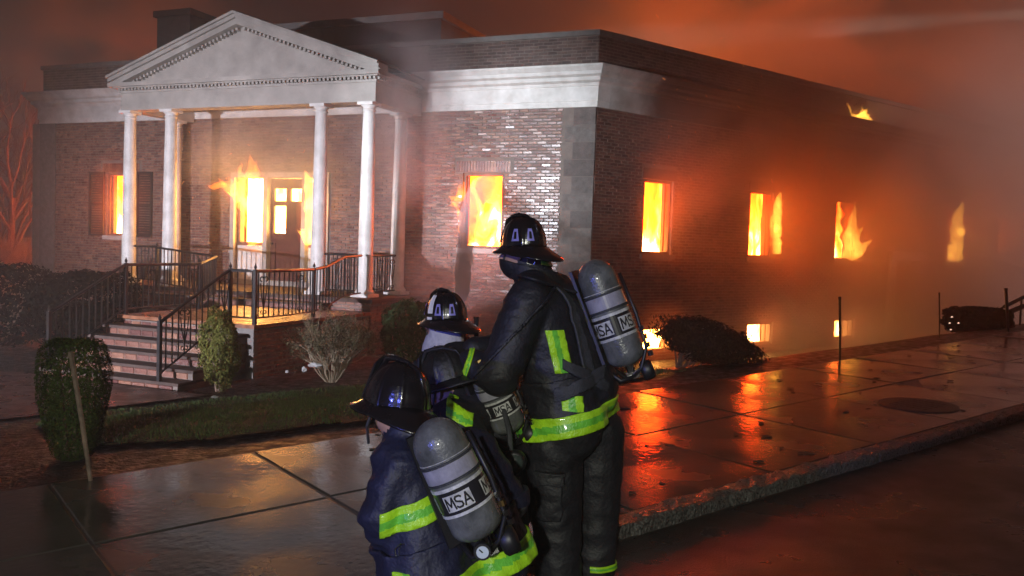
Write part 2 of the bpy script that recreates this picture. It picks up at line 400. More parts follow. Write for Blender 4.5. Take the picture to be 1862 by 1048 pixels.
def brick_field(name, fr, lst, parent, m=None):
    n = len(lst); V = np.zeros((n, 8, 3)); rr = np.random.default_rng(len(lst))
    ax = np.array(fr(1, 0, 0) - fr(0, 0, 0)); nx = np.array(fr(0, 1, 0) - fr(0, 0, 0)); o = np.array(fr(0, 0, 0))
    for i, (s0, s1, z) in enumerate(lst):
        j = rr.uniform(-1, 1, 8); d0 = .008 + .004 * j[0]
        tx, tz = .0058 * j[1], .0022 * j[2]; e = .007
        for k, (a, zz, on) in enumerate(((s0, z, 0), (s1, z, 0), (s1, z + BH, 0), (s0, z + BH, 0), (s0 + e, z + e, 1), (s1 - e, z + e, 1), (s1 - e, z + BH - e, 1), (s0 + e, z + BH - e, 1))):
            out_ = (d0 + (tx if k in (4, 7) else -tx) + (tz if k in (4, 5) else -tz)) if on else -.004
            V[i, k] = o + ax * a + nx * out_ + np.array((0, 0, zz))
    q = np.array(((4, 5, 6, 7), (0, 1, 5, 4), (1, 2, 6, 5), (2, 3, 7, 6), (3, 0, 4, 7)))
    Fc = (q[None] + 8 * np.arange(n)[:, None, None]).reshape(-1, 4)
    me = bpy.data.meshes.new(name); me.from_pydata(V.reshape(-1, 3).tolist(), [], Fc.tolist()); me.materials.append(m or M_BRICK)
    b = bmesh.new(); b.from_mesh(me)
    bmesh.ops.recalc_face_normals(b, faces=b.faces); b.normal_update()
    nv = Vector(nx); fl = [f for f in b.faces if f.normal.dot(nv) < -.1]
    if fl: bmesh.ops.reverse_faces(b, faces=fl)
    b.to_mesh(me); b.free()
    return link(name, me, parent)
PIL = [(-16.06, -15.5, -1, 5), (-.87, 0, -1, 5)]
fl = brick_list(-16.05, -.355, -.62, ZF, [(h[0] - .02, h[1] + .02, h[2] - .12, h[3] + .02) for h in FW] + [(FD[0] - .14, FD[1] + .14, 0, FD[3] + .16)] + PIL + [(-12.5, -3.9, -1, .62)] + [(-3.35, -1.95, 3.33, 3.62), (-13.85, -12.4, 3.33, 3.62)])
single = [t for t in fl if -2.12 < t[0] and t[2] > 1.95][:290]
sset = set(single)
tag(brick_field('brickwork', F, [t for t in fl if t not in sset], front_wall), kind='stuff')
ftilt = random.Random(3)
def brick_unit(length, name='brick'):
    b = MB(); e = .007
    h = length / 2
    b.v = [(-h, 0, 0), (h, 0, 0), (h, 0, BH), (-h, 0, BH), (-h + e, -.013, e), (h - e, -.013, e), (h - e, -.013, BH - e), (-h + e, -.013, BH - e)]
    b.f = [(4, 5, 6, 7), (0, 1, 5, 4), (1, 2, 6, 5), (2, 3, 7, 6), (3, 0, 4, 7)]; b.m = [0] * 5
    me = bpy.data.meshes.new(name); me.from_pydata(b.v, [], b.f); me.materials.append(M_BRICK); return me
ucache = {}
fyaw = math.atan2(E1.y, E1.x)
for s0, s1, z in single:
    ln = round((s1 - s0) * 50) / 50
    if ln not in ucache: ucache[ln] = brick_unit(ln)
    o = link('brick', ucache[ln]); p = F((s0 + s1) / 2, -.004, z); o.location = p
    o.rotation_euler = (ftilt.uniform(-.05, .05), 0, fyaw + ftilt.uniform(-.035, .035)); setp(o, front_wall)
sl_ = brick_list(.012, 16.2, -.7, ZF, [(h[0] - .02, h[1] + .02, h[2] - .12, h[3] + .02) for h in SW] + SBW + [(SD[0] - .32, SD[1] + .32, -1, SD[3] + .3)] + [(h[0] - .1, h[1] + .1, 3.33, 3.6) for h in SW])
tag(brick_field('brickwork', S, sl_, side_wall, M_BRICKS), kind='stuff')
# corner pilasters, lintels, plinth course
cq = MB(); cq.quadbox(F, -.845, -.36, 0, .012, -.7, ZF); cq.quadbox(F, -.36, -.175, -.30, .012, -.7, ZF); cq = cq.build('corner_quoin', M_MORTAR, B)
for k in range(15):
    z0 = -.68 + k * .357; w_ = .66 if k % 2 else .48; j = random.uniform(.022, .040)
    b = MB(); b.quadbox(F, -.15 - w_, -.15 + random.uniform(-.006, .004), -.30, j, z0 + .006, min(ZF - .002, z0 + .351)); b.build('stone', M_PIL, cq)
b = MB(); b.quadbox(F, -16.07, -15.5, -.05, .04, -.7, ZF); b.build('corner_pilaster', M_PIL, B)
for h in FW:
    li = MB(); li.quadbox(F, h[0] - .16, h[1] + .16, -.05, .001, 3.335, 3.60); li = li.build('window_lintel', M_MORTAR, B)
    q = MB(); q.quadbox(lambda x, y, z: Vector((x, -y, z)), -.029, .029, 0, .012, 0, .24); sb_ = q.build('brick', M_BRICK); n_ = int((h[1] - h[0] + .32) / .068)
    for k_ in range(n_):
        o = sb_ if k_ == 0 else link('brick', sb_.data); o.location = F(h[0] - .16 + .034 + k_ * .068, .0, 3.345); o.rotation_euler = (0, 0, math.atan2(E1.y, E1.x)); setp(o, li)
for h in SW:
    b = MB(); b.quadbox(S, h[0] - .08, h[1] + .08, -.05, .02, h[3] + .005, h[3] + .24); b.build('window_lintel', M_BRICKD, B)
# entablature swept round left end, front and side
def sweep(name, prof, m, parent, path, closed_ends=True):
    # path: list of (point, outward vector for offset 1, z ignored)
    b = MB(); k = len(prof)
    for (p, o) in path:
        for (d, z) in prof: b.v.append(tuple(p + o * d + Z * z))
    for i in range(len(path) - 1):
        for j in range(k):
            a = i * k + j; a2 = i * k + (j + 1) % k
            b.f.append((a, a2, a2 + k, a + k)); b.m.append(0)
    b.f.append(tuple(range(k))); b.f.append(tuple(reversed(range((len(path) - 1) * k, len(path) * k)))); b.m += [0, 0]
    return b.build(name, m, parent)
def mitre(n1, n2):
    v = n1 + n2; v = v / v.dot(n1); return v
nF = -E2; nS = SN; nL = -E1
PATH = [(F(-16.05, -13, 0), nL), (F(-16.05, 0, 0), mitre(nL, nF)), (C0.copy(), mitre(nF, nS)), (S(LEN, 0, 0), nS)]
FR_PROF = [(-.3, ZF), (.05, ZF), (.05, ZF + .12), (.075, ZF + .12), (.075, 5.10), (-.3, 5.10)]
CO_PROF = [(-.3, 5.10), (.11, 5.10), (.13, 5.16), (.20, 5.20), (.20, 5.27), (.27, 5.31), (.29, 5.38), (.31, 5.38), (.36, 5.46), (.36, 5.50), (-.3, 5.52)]
def shade_fade_paint():
    m = mat('paint fading into shade', (.70, .69, .66), .55, .16, 3.0, .15, 40, col2=(.50, .48, .44)); t = m.node_tree; n = t.nodes.new; l = t.links.new; b = t.nodes['Principled BSDF']
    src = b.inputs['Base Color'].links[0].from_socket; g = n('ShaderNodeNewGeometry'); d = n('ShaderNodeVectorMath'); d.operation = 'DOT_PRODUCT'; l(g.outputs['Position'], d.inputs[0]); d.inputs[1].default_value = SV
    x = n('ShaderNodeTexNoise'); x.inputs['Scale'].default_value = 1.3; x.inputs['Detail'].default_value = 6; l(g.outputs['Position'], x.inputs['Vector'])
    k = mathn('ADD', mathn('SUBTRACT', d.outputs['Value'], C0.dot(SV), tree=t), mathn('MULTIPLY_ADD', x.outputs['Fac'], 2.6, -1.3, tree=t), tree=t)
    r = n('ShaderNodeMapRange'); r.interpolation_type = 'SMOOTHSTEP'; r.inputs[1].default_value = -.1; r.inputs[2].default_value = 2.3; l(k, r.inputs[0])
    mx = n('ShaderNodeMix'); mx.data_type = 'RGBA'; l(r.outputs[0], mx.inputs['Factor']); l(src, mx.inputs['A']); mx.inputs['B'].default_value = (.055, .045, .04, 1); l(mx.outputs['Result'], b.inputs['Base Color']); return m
M_SHADEFADE = shade_fade_paint()  # white paint with the side's unlit fade mixed in as dark colour
for nm, pr in (('frieze', FR_PROF), ('cornice', CO_PROF)):
    sweep(nm, pr, M_WHITE, B, PATH[:3] + [(S(.3, 0, 0), nS)])
    sweep('side_' + nm, pr, M_SHADEFADE, B, [(S(.303, 0, 0), nS), (S(LEN, 0, 0), nS)])
par = sweep('parapet', [(-.25, 5.49), (-.02, 5.49), (-.02, 6.16), (-.25, 6.16)], M_MORTAR, B, PATH)
sweep('parapet_coping', [(-.30, 6.15), (.03, 6.15), (.03, 6.26), (-.30, 6.26)], M_COPING, B, PATH)
FP = lambda a, b_, c: F(a, b_ - .02, c)
SP = lambda a, b_, c: S(a, b_ - .02, c)
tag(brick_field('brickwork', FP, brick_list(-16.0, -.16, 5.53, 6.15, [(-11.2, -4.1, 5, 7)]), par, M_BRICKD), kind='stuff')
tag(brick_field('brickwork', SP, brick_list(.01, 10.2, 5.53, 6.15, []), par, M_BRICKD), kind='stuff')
b = MB(); b.poly([F(-16, -12.9, 5.45), F(-16, -.2, 5.45), C0 + Z * 5.45 - nF * .2, S(27.9, -.2, 5.45), S(27.9, -.2, 5.45) - SN * 12.5]); b.build('roof', M_ROOF, B)
# set-back attic storey and chimney
b = MB(); b.quadbox(F, -10.3, -4.83, -9, -2.0, 5.46, 7.3)
at_ = b.build('attic_storey', M_DARK, B)
b = MB(); b.quadbox(F, -10.4, -4.73, -9.1, -1.9, 7.3, 7.47); b.build('attic_coping', M_COPING, at_)
b = MB(); b.quadbox(F, -13.95, -12.75, -3.0, -2.0, 5.46, 7.95); b.quadbox(F, -14.03, -12.67, -3.08, -1.92, 7.95, 8.12); b.build('chimney', M_DARK, B)

# portico
def frP(u, off, z): return F(u, off, z)
PU = -7.62
steps_col = [-10.85, -9.63, -5.57, -4.41]
def col_profile(h):
    pr = [(.19, .07), (.205, .10), (.19, .13), (.172, .15)]
    for i in range(11):
        q = i / 10; r = .158 - .034 * (q ** 1.7); pr.append((r, .17 + (h - .17 - .20) * q))
    pr += [(.124, h - .18), (.142, h - .165), (.142, h - .15), (.127, h - .14), (.13, h - .10), (.165, h - .07), (.165, h - .06)]
    return pr
HC = ZF - .10 - .60
for u in steps_col + [(-10.82, .5), (-4.46, .5)]:
    uu, off = (u, 1.9) if not isinstance(u, tuple) else u
    b = MB(); b.lathe(col_profile(HC), lambda x, y, h: F(uu + x, off + y, .60 + h), 28)
    c = b.build('column', M_WHITE, B, smooth=True)
    b = MB(); b.quadbox(F, uu - .21, uu + .21, off - .21, off + .21, .60, .67); b.build('column_base', M_WHITE, c)
    b = MB(); b.quadbox(F, uu - .18, uu + .18, off - .18, off + .18, .60 + HC - .06, .60 + HC); b.build('column_capital', M_WHITE, c)
def band(name, u0, u1, off, z0, z1, back=0.06, m=M_WHITES, inner=.34):
    b = MB(); b.quadbox(F, u0, u1, off - inner, off, z0, z1); b.quadbox(F, u0, u0 + inner, back, off - inner, z0, z1); b.quadbox(F, u1 - inner, u1, back, off - inner, z0, z1)
    return b.build(name, m, B)
UL, UR, OF = -10.98, -4.18, 2.05
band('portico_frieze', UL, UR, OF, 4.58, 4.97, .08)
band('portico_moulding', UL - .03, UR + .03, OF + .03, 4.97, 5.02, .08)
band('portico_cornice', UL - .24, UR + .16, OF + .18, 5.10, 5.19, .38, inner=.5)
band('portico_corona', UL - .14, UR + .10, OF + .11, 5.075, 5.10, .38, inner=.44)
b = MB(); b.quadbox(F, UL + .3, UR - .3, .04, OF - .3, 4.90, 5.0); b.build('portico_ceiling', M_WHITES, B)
b = MB(); d = UL - .02
i = 0
while d < UR:
    b.quadbox(F, d, d + .055, OF, OF + .085, 5.02, 5.074); d += .10
o_ = .4
while o_ < OF:
    b.quadbox(F, UR, UR + .085, o_, o_ + .055, 5.02, 5.074); o_ += .10
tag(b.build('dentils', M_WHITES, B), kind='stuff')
# pediment: tympanum, raking cornices, gable roof
AP = 6.42; eu = UR + .16; lu = UL - .24; cu = (eu + lu) / 2; zb = 5.19
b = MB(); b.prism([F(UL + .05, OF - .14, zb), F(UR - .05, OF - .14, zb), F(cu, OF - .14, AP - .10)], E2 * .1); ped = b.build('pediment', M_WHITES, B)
def raking(name, lo, hi, f0, f1, ins):
    b = MB()
    for side in (-1, 1):
        u_out = (eu if side > 0 else lu); w = abs(u_out - cu)
        L0 = F(u_out, f1, zb + lo); A0 = F(cu, f1, AP + lo + .0)
        L1 = F(u_out, f1, zb + hi); A1 = F(cu, f1, AP + hi)
        b.prism([L0, A0, A1, L1], E2 * (f1 - f0))
    return b.build(name, M_WHITES, ped)
raking('raking_cornice', 0.02, .10, OF - .2, OF + .18, 0)
raking('raking_moulding', -.10, .02, OF - .2, OF + .11, 0)
raking('raking_crown', .10, .155, OF - .2, OF + .24, 0)
b = MB()
for side in (-1, 1):
    for i in range(34):
        q = (i + .5) / 34.5; u = (eu if side > 0 else lu) * (1 - q) + cu * q; z = zb * (1 - q) + AP * q
        if z - .15 < zb + .03: continue
        b.quadbox(F, u - .028, u + .028, OF - .15, OF - .03, z - .165, z - .105)
tag(b.build('raking_dentils', M_WHITES, ped), kind='stuff')
b = MB()
for side in (-1, 1):
    u_out = eu if side > 0 else lu
    b.prism([F(u_out, OF + .2, zb + .13), F(cu, OF + .2, AP + .13), F(cu, OF + .2, AP + .17), F(u_out, OF + .2, zb + .17)], E2 * 5.2)
b.build('portico_roof', M_ROOF, ped)
# porch floor and its brick foundation
b = MB(); b.quadbox(F, -11.35, -3.95, .0, 2.40, -.7, .52); b.build('porch_base', M_MORTAR, B)
b = MB(); b.quadbox(F, -11.42, -3.88, .0, 2.47, .52, .60); b.build('porch_floor', M_TREAD, B)
OB = lambda a, b_, c: F(a, 2.40 + b_, c)
tag(brick_field('porch_brickwork', OB, brick_list(-11.35, -3.95, -.62, .52, []), B), kind='stuff')
EB = lambda a, b_, c: F(-3.95 + b_, 2.4 - a, c)
tag(brick_field('porch_brickwork', EB, brick_list(.0, 2.4, -.62, .52, []), B), kind='stuff')

# windows
def frame_ring(b, fr, a0, a1, z0, z1, w, d0, d1):
    b.quadbox(fr, a0, a0 + w, d0, d1, z0, z1); b.quadbox(fr, a1 - w, a1, d0, d1, z0, z1)
    b.quadbox(fr, a0 + w, a1 - w, d0, d1, z0, z0 + w); b.quadbox(fr, a0 + w, a1 - w, d0, d1, z1 - w, z1)
def window(fr, h, sill=True, sash=None, m=M_FRAME, sm_=None):
    b = MB(); frame_ring(b, fr, h[0], h[1], h[2], h[3], .06, -.20, -.05)
    w = b.build('window', m, B)
    if sash:
        b = MB()
        for q in sash: b.quadbox(fr, *q)
        b.build('sash', m, w)
    if sill:
        b = MB(); b.quadbox(fr, h[0] - .08, h[1] + .08, -.24, .07, h[2] - .11, h[2] - .003); b.build('sill', M_COPING if fr is S else M_STONE, w)
    return w
h = FW[0]; w0 = window(F, h, sash=[(h[0] + .062, h[0] + .12, -.17, -.11, h[2] + .07, h[3] - .07)])
h = FW[1]; window(F, h, sash=[(h[0] + .062, h[0] + .105, -.17, -.11, h[2] + .07, h[3] - .07)])
def shutter(u0, u1, z0, z1):
    b = MB(); frame_ring(b, F, u0, u1, z0, z1, .05, .012, .06); b.quadbox(F, u0 + .05, u1 - .05, .012, .06, (z0 + z1) / 2 - .03, (z0 + z1) / 2 + .03)
    o = b.build('shutter', M_SHUT, B); z = z0 + .06
    sme_ = None
    while z < z1 - .07:
        if not abs(z + .02 - (z0 + z1) / 2) < .055:
            if sme_ is None:
                q = MB(); q.v = [(-(u1 - u0) / 2 + .05, 0, 0), ((u1 - u0) / 2 - .05, 0, 0), ((u1 - u0) / 2 - .05, .03, .04), (-(u1 - u0) / 2 + .05, .03, .04)]; q.v += [(x, y, zz + .008) for x, y, zz in q.v]
                q.f = [(0, 1, 2, 3), (7, 6, 5, 4), (0, 4, 5, 1), (1, 5, 6, 2), (2, 6, 7, 3), (3, 7, 4, 0)]; sme_ = bpy.data.meshes.new('slat'); sme_.from_pydata(q.v, [], q.f); sme_.materials.append(M_SHUT)
            k = link('slat', sme_); k.location = F((u0 + u1) / 2, .05, z); k.rotation_euler = (0, 0, fyaw); setp(k, o)
        z += .065
shutter(-14.22, -13.68, 1.66, 3.36); shutter(-12.54, -12.02, 1.66, 3.36)
for i, h in enumerate(SW):
    sx = h[1] - .18
    window(S, h, sash=[(sx, sx + .05, -.18, -.10, h[2] + .07, h[3] - .07)] if i in (0, 1) else [(h[0] + .062, h[1] - .062, -.18, -.12, h[2] + .62, h[2] + .66)] if i == 3 else None)
for i, h in enumerate(SBW):
    window(S, h, sill=False, sash=[(h[1] - .20, h[1] - .16, -.18, -.10, h[2] + .07, h[3] - .07)])
# side entrance with white pilasters
sd = MB(); sd.quadbox(S, SD[0], SD[1], -.26, -.20, SD[2], SD[3]); dd = sd.build('side_door', M_DOOR, B)
sd = MB(); frame_ring(sd, S, SD[0] + .12, SD[1] - .12, SD[2] + .15, SD[3] - .15, .08, -.199, -.17); sd.quadbox(S, SD[0] + .2, SD[1] - .2, -.199, -.17, .5, .6); sd.build('door_panel', M_DOOR, dd)
sd = MB(); sd.quadbox(S, SD[0] - .30, SD[0], -.2, .10, SD[2], SD[3]); sd.quadbox(S, SD[1], SD[1] + .30, -.2, .10, SD[2], SD[3]); sd.quadbox(S, SD[0] - .34, SD[1] + .34, -.2, .16, SD[3], SD[3] + .26); sd.build('door_surround', M_WHITE, B)
# front entrance: two sidelights and a door with glass panes
b = MB(); frame_ring(b, F, FD[0] - .12, FD[1] + .12, .60, FD[3] + .12, .12, -.2, .06)
for u in (-8.49, -7.37): b.quadbox(F, u, u + .12, -.22, .05, .60, FD[3])
ent = b.build('door_surround', M_WHITES, B)
for (u0, u1) in ((-9.36, -8.49), (-7.25, -6.72)):
    b = MB(); b.quadbox(F, u0, u1, -.20, -.10, .60, 1.55); sp = b.build('sidelight_panel', M_WHITE, B)
    b = MB(); frame_ring(b, F, u0 + .1, u1 - .1, .72, 1.44, .05, -.10, -.075); b.build('panel_moulding', M_WHITE, sp)
    b = MB(); b.quadbox(F, u0 + .0, u0 + .07, -.2, -.1, 1.55, 2.62 if u0 < -9 else 3.1); b.quadbox(F, u0 + .07, u1, -.2, -.08, 1.552, 1.64); b.build('sidelight_frame', M_FRAME, B)
D0, D1 = -8.37, -7.37
panes = [(-8.28, -7.93, 2.66, 2.96), (-7.80, -7.48, 2.66, 2.96), (-8.28, -7.93, 1.88, 2.54)]
b = MB()
for x0, x1, c0, c1 in cells(D0, D1, .61, 3.2, panes): b.quadbox(F, x0, x1, -.18, -.11, c0, c1)
door = b.build('front_door', M_DOOR, B)
b = MB(); frame_ring(b, F, D0 + .1, D1 - .1, .75, 1.70, .06, -.11, -.09); b.build('door_panel', M_DOOR, door)
b = MB(); b.quadbox(F, -7.80, -7.48, -.11, -.09, 1.9, 2.5); b.build('door_panel', M_DOOR, door)
b = MB(); b.tube([F(-8.30, -.10, 1.62), F(-8.30, -.04, 1.62)], .03, 8); b.build('door_handle', M_IRON, door)

# front steps and landing
ST = thing('front_steps', 'brick front steps with pale stone treads up to the portico', 'steps', F(-5.2, 6.5, -.5))
UL2, UR2 = -6.78, -4.05
levels = [(7.5, -.40), (7.2, -.25), (6.9, -.10), (6.6, .05), (6.3, .20)]
tr_mesh = {}
SB_L = .30
def steps_brick(u, off, z, w, hgt, parent):
    key = (round(w, 3), round(hgt, 3))
    if key not in tr_mesh:
        q = MB(); e = .008; h_ = w / 2
        q.v = [(-h_, 0, 0), (h_, 0, 0), (h_, 0, hgt), (-h_, 0, hgt), (-h_ + e, -.014, e), (h_ - e, -.014, e), (h_ - e, -.014, hgt - e), (-h_ + e, -.014, hgt - e)]
        q.f = [(4, 5, 6, 7), (0, 1, 5, 4), (1, 2, 6, 5), (2, 3, 7, 6), (3, 0, 4, 7)]
        me = bpy.data.meshes.new('brick'); me.from_pydata(q.v, [], q.f); me.materials.append(M_BRICK); tr_mesh[key] = me
    o = link('brick', tr_mesh[key]); o.location = F(u, off, z); o.rotation_euler = (random.uniform(-.03, .03), 0, fyaw + random.uniform(-.02, .02)); setp(o, parent)
for off, z in levels:
    b = MB(); b.quadbox(F, UL2 + .02, UR2 - .02, 4.0, off - .03, z - .16, z - .045); core = b.build('riser', M_MORTAR, ST)
    b = MB(); b.quadbox(F, UL2 - .03, UR2 + .03, off - .36, off + .015, z - .045, z)
    bm_ = b.build('tread', M_TREAD, ST)
    u = UL2 + .14
    while u < UR2 - .1:
        steps_brick(u, off - .028, z - .145, .25, .092, core); u += .262
b = MB(); b.quadbox(F, -6.72, UR2 + .12, 2.5, 5.97, -.7, .27); base = b.build('landing_base', M_MORTAR, ST)
b = MB(); b.quadbox(F, -6.78, UR2 + .17, 2.5, 6.03, .29, .35); ldk = b.build('landing_floor', mat('landing brick', (.24, .10, .05), .35, .4, 9, .4, 40, rvar=.15), ST)
ENDB = lambda a, b_, c: F(UR2 + .12 + b_, 5.97 - a, c)
tag(brick_field('landing_brickwork', ENDB, brick_list(0.0, 3.45, -.62, .28, []), base), kind='stuff')
FRB = lambda a, b_, c: F(a, 5.97 + b_, c)
tag(brick_field('landing_brickwork', FRB, brick_list(-6.72, UR2 + .12, -.62, .28, []), base), kind='stuff')
b = MB(); b.quadbox(F, UR2 - .35, UR2 + .13, 5.9, 5.99, -.6, .285); b.build('landing_pier', M_COPING, ST)
b = MB(); b.quadbox(F, -9.3, -4.9, 2.47, 2.80, .30, .47); b.build('upper_riser', M_BRICK, ST)
b = MB(); b.quadbox(F, -9.34, -4.86, 2.44, 2.84, .43, .475); b.build('upper_tread', M_TREAD, ST)

# wrought iron railings
def rail_panel(parent, pts, hgt, posts, step=.125, scroll_every=0, lean=0.0):
    """pts: foot line; bars every step; top and bottom rails; posts at listed indices"""
    b = MB(); b.tube([p + Z * hgt for p in pts], .027, 6); top = b.build('top_rail', M_IRON, parent)
    b = MB(); b.tube([p + Z * .10 for p in pts], .016, 6); b.build('bottom_rail', M_IRON, parent)
    bars = []; tot = sum((pts[i + 1] - pts[i]).length for i in range(len(pts) - 1)); n = max(2, round(tot / step))
    for k in range(1, n):
        s_ = tot * k / n
        for i in range(len(pts) - 1):
            d_ = (pts[i + 1] - pts[i]).length
            if s_ <= d_: bars.append((pts[i].lerp(pts[i + 1], s_ / d_), (pts[i + 1] - pts[i]).normalized())); break
            s_ -= d_
    for k, (p, d) in enumerate(bars):
        b = MB(); b.tube([p + Z * .10, p + Z * hgt], .0125, 5); b.build('baluster', M_IRON, parent)
        if scroll_every and k % scroll_every == scroll_every // 2:
            dh = Vector((d.x, d.y, 0)).normalized(); q = MB()
            for sgn in (-1, 1):
                pl = []
                for m_ in range(15):
                    a = m_ / 14 * 5.2; r_ = .055 * (1 - .55 * m_ / 14)
                    pl.append(p + Z * (hgt - .14) + dh * sgn * (.058 + r_ * math.cos(a + math.pi)) + Z * (r_ * math.sin(a)) + Z * (d.z / max(.01, dh.dot(d)) * 0))
                q.tube(pl, .010, 5)
                q.tube([p + Z * (hgt - .20) + dh * sgn * .085, p + Z * (hgt * .55) + dh * sgn * .06, p + Z * .30 + dh * sgn * .012, p + Z * .2], .009, 5)
                pl = []
                for m_ in range(12):
                    a = m_ / 11 * 5.0; r_ = .04 * (1 - .5 * m_ / 11)
                    pl.append(p + Z * .19 + dh * sgn * (.042 + r_ * math.cos(a + math.pi)) + Z * (r_ * math.sin(-a)))
                q.tube(pl, .009, 5)
            q.build('scroll', M_IRON, parent)
    for p in posts:
        b = MB(); b.quadbox(lambda x, y, z: p + E1 * x + E2 * y + Z * z, -.027, .027, -.027, .027, 0, hgt + .03); ps = b.build('post', M_IRON, parent)
        b = MB(); b.lathe([(.004, hgt + .03), (.022, hgt + .045), (.026, hgt + .07), (.012, hgt + .10), (.004, hgt + .13)], lambda x, y, z: p + Vector((x, y, z)), 8); b.build('finial', M_IRON, ps)
HR = .86
r1 = thing('iron_railing', 'scrolled black iron railing on the right of the steps and landing', 'railing', F(-4.4, 7.4, -.4))
zl = .35
stair = [F(-4.42, 7.47 - i * .147, -.40 + i * .075) for i in range(11)]
stair[-1] = F(-4.42, 5.97, zl)
rail_panel(r1, stair, HR, [stair[0]], .135, 7)
rail_panel(r1, [F(-4.42, 5.97, zl), F(-4.12, 5.93, zl), F(-3.98, 5.9, zl), F(-3.98, 5.0, zl), F(-4.12, 4.1, zl)], HR, [F(-4.42, 5.97, zl), F(-3.98, 5.9, zl), F(-4.12, 4.1, zl)], .13, 8)
rail_panel(r1, [F(-4.12, 4.1, zl), F(-4.2, 3.6, zl + .04), F(-4.25, 3.2, zl + .14), F(-4.3, 2.85, zl + .22), F(-4.32, 2.2, zl + .25)], HR, [], .13, 0)
r2 = thing('iron_railing', 'black iron railing on the left of the steps, by the dark hedge', 'railing', F(-7.3, 7.4, -.4))
stair = [F(-6.66, 7.47 - i * .147, -.40 + i * .075) for i in range(11)]; stair[-1] = F(-6.66, 5.97, zl)
rail_panel(r2, stair, HR, [stair[0]], .135, 7)
rail_panel(r2, [F(-6.66, 5.97, zl), F(-6.66, 5.0, zl), F(-6.66, 4.2, zl)], HR, [F(-6.66, 5.97, zl), F(-6.66, 4.2, zl)], .13, 8)
rail_panel(r2, [F(-6.66, 4.2, zl), F(-7.3, 3.0, zl + .12), F(-9.3, 2.6, zl + .25)], HR, [F(-9.3, 2.6, zl + .25)], .13, 0)
for (u0, u1, lab) in ((-5.40, -4.58, 'short iron railing between the two right hand portico columns'), (-10.68, -9.80, 'short iron railing between the two left hand portico columns')):
    r = thing('iron_railing', lab, 'railing', F(u0, 1.9, .6)); rail_panel(r, [F(u0, 1.9, .6), F(u1, 1.9, .6)], .86, [], .105, 5)
r = thing('iron_railing', 'short iron railing closing the right end of the porch', 'railing', F(-4.35, 1.7, .6)); rail_panel(r, [F(-4.36, 1.72, .6), F(-4.40, .70, .6)], .86, [], .11, 5)

# ------------------------------------------------------------------ fire
def remesh(bm_or_mb, voxel, smooth=6, name='tmp'):
    me = bpy.data.meshes.new(name)
    if isinstance(bm_or_mb, MB): me.from_pydata(bm_or_mb.v, [], bm_or_mb.f)
    else: bm_or_mb.to_mesh(me); bm_or_mb.free()
    o = bpy.data.objects.new(name, me); COL.objects.link(o)
    m = o.modifiers.new('r', 'REMESH'); m.mode = 'VOXEL'; m.voxel_size = voxel
    if smooth:
        s_ = o.modifiers.new('s', 'SMOOTH'); s_.iterations = smooth; s_.factor = .5
    dg = bpy.context.evaluated_depsgraph_get(); ev = o.evaluated_get(dg)
    out = bpy.data.meshes.new_from_object(ev); bpy.data.objects.remove(o); bpy.data.meshes.remove(me); return out
def fire_core(name, label, fr, a0, a1, z0, z1, n0, depth, m, seed=0, rag=None, group=None):
    """a burning mass inside an opening: rag(z01) -> (left, right) extents in 0..1"""
    b = MB(); nz_, na = 18, 9; g = []
    for i in range(nz_ + 1):
        q = i / nz_; lo, hi = (0, 1) if rag is None else rag(q)
        row = []
        for j in range(na + 1):
            a = a0 + (a1 - a0) * (lo + (hi - lo) * j / na); z = z0 + (z1 - z0) * q
            d = depth * (.35 * mnoise.noise(Vector((a * 2.3 + seed, z * 2.1, seed))))
            e = min(j, na - j, i * .5, (nz_ - i) * .5); d -= depth * .5 * (1 - min(1, e / 1.5)) * (0 if rag is None else 1)
            row.append(len(b.v)); b.v.append(tuple(fr(a, n0 + d, z)))
        g.append(row)
    n = len(b.v); off = []
    for i in range(nz_):
        for j in range(na): b.f.append((g[i][j], g[i][j + 1], g[i + 1][j + 1], g[i + 1][j])); b.m.append(0)
    # closed back
    bk = []
    for i in range(nz_ + 1):
        q = i / nz_; lo, hi = (0, 1) if rag is None else rag(q)
        bk.append((len(b.v), len(b.v) + 1)); b.v += [tuple(fr(a0 + (a1 - a0) * lo, n0 - depth, z0 + (z1 - z0) * q)), tuple(fr(a0 + (a1 - a0) * hi, n0 - depth, z0 + (z1 - z0) * q))]
    for i in range(nz_):
        b.f.append((bk[i][1], bk[i][0], bk[i + 1][0], bk[i + 1][1])); b.f.append((bk[i][0], g[i][0], g[i + 1][0], bk[i + 1][0])); b.f.append((g[i][na], bk[i][1], bk[i + 1][1], g[i + 1][na])); b.m += [0] * 3
    b.f.append(tuple(g[0][::-1]) + (bk[0][0], bk[0][1])); b.f.append(tuple(g[nz_]) + (bk[nz_][1], bk[nz_][0])); b.m += [0, 0]
    o = b.build(name, m, smooth=True); return tag(o, label, 'fire', group)
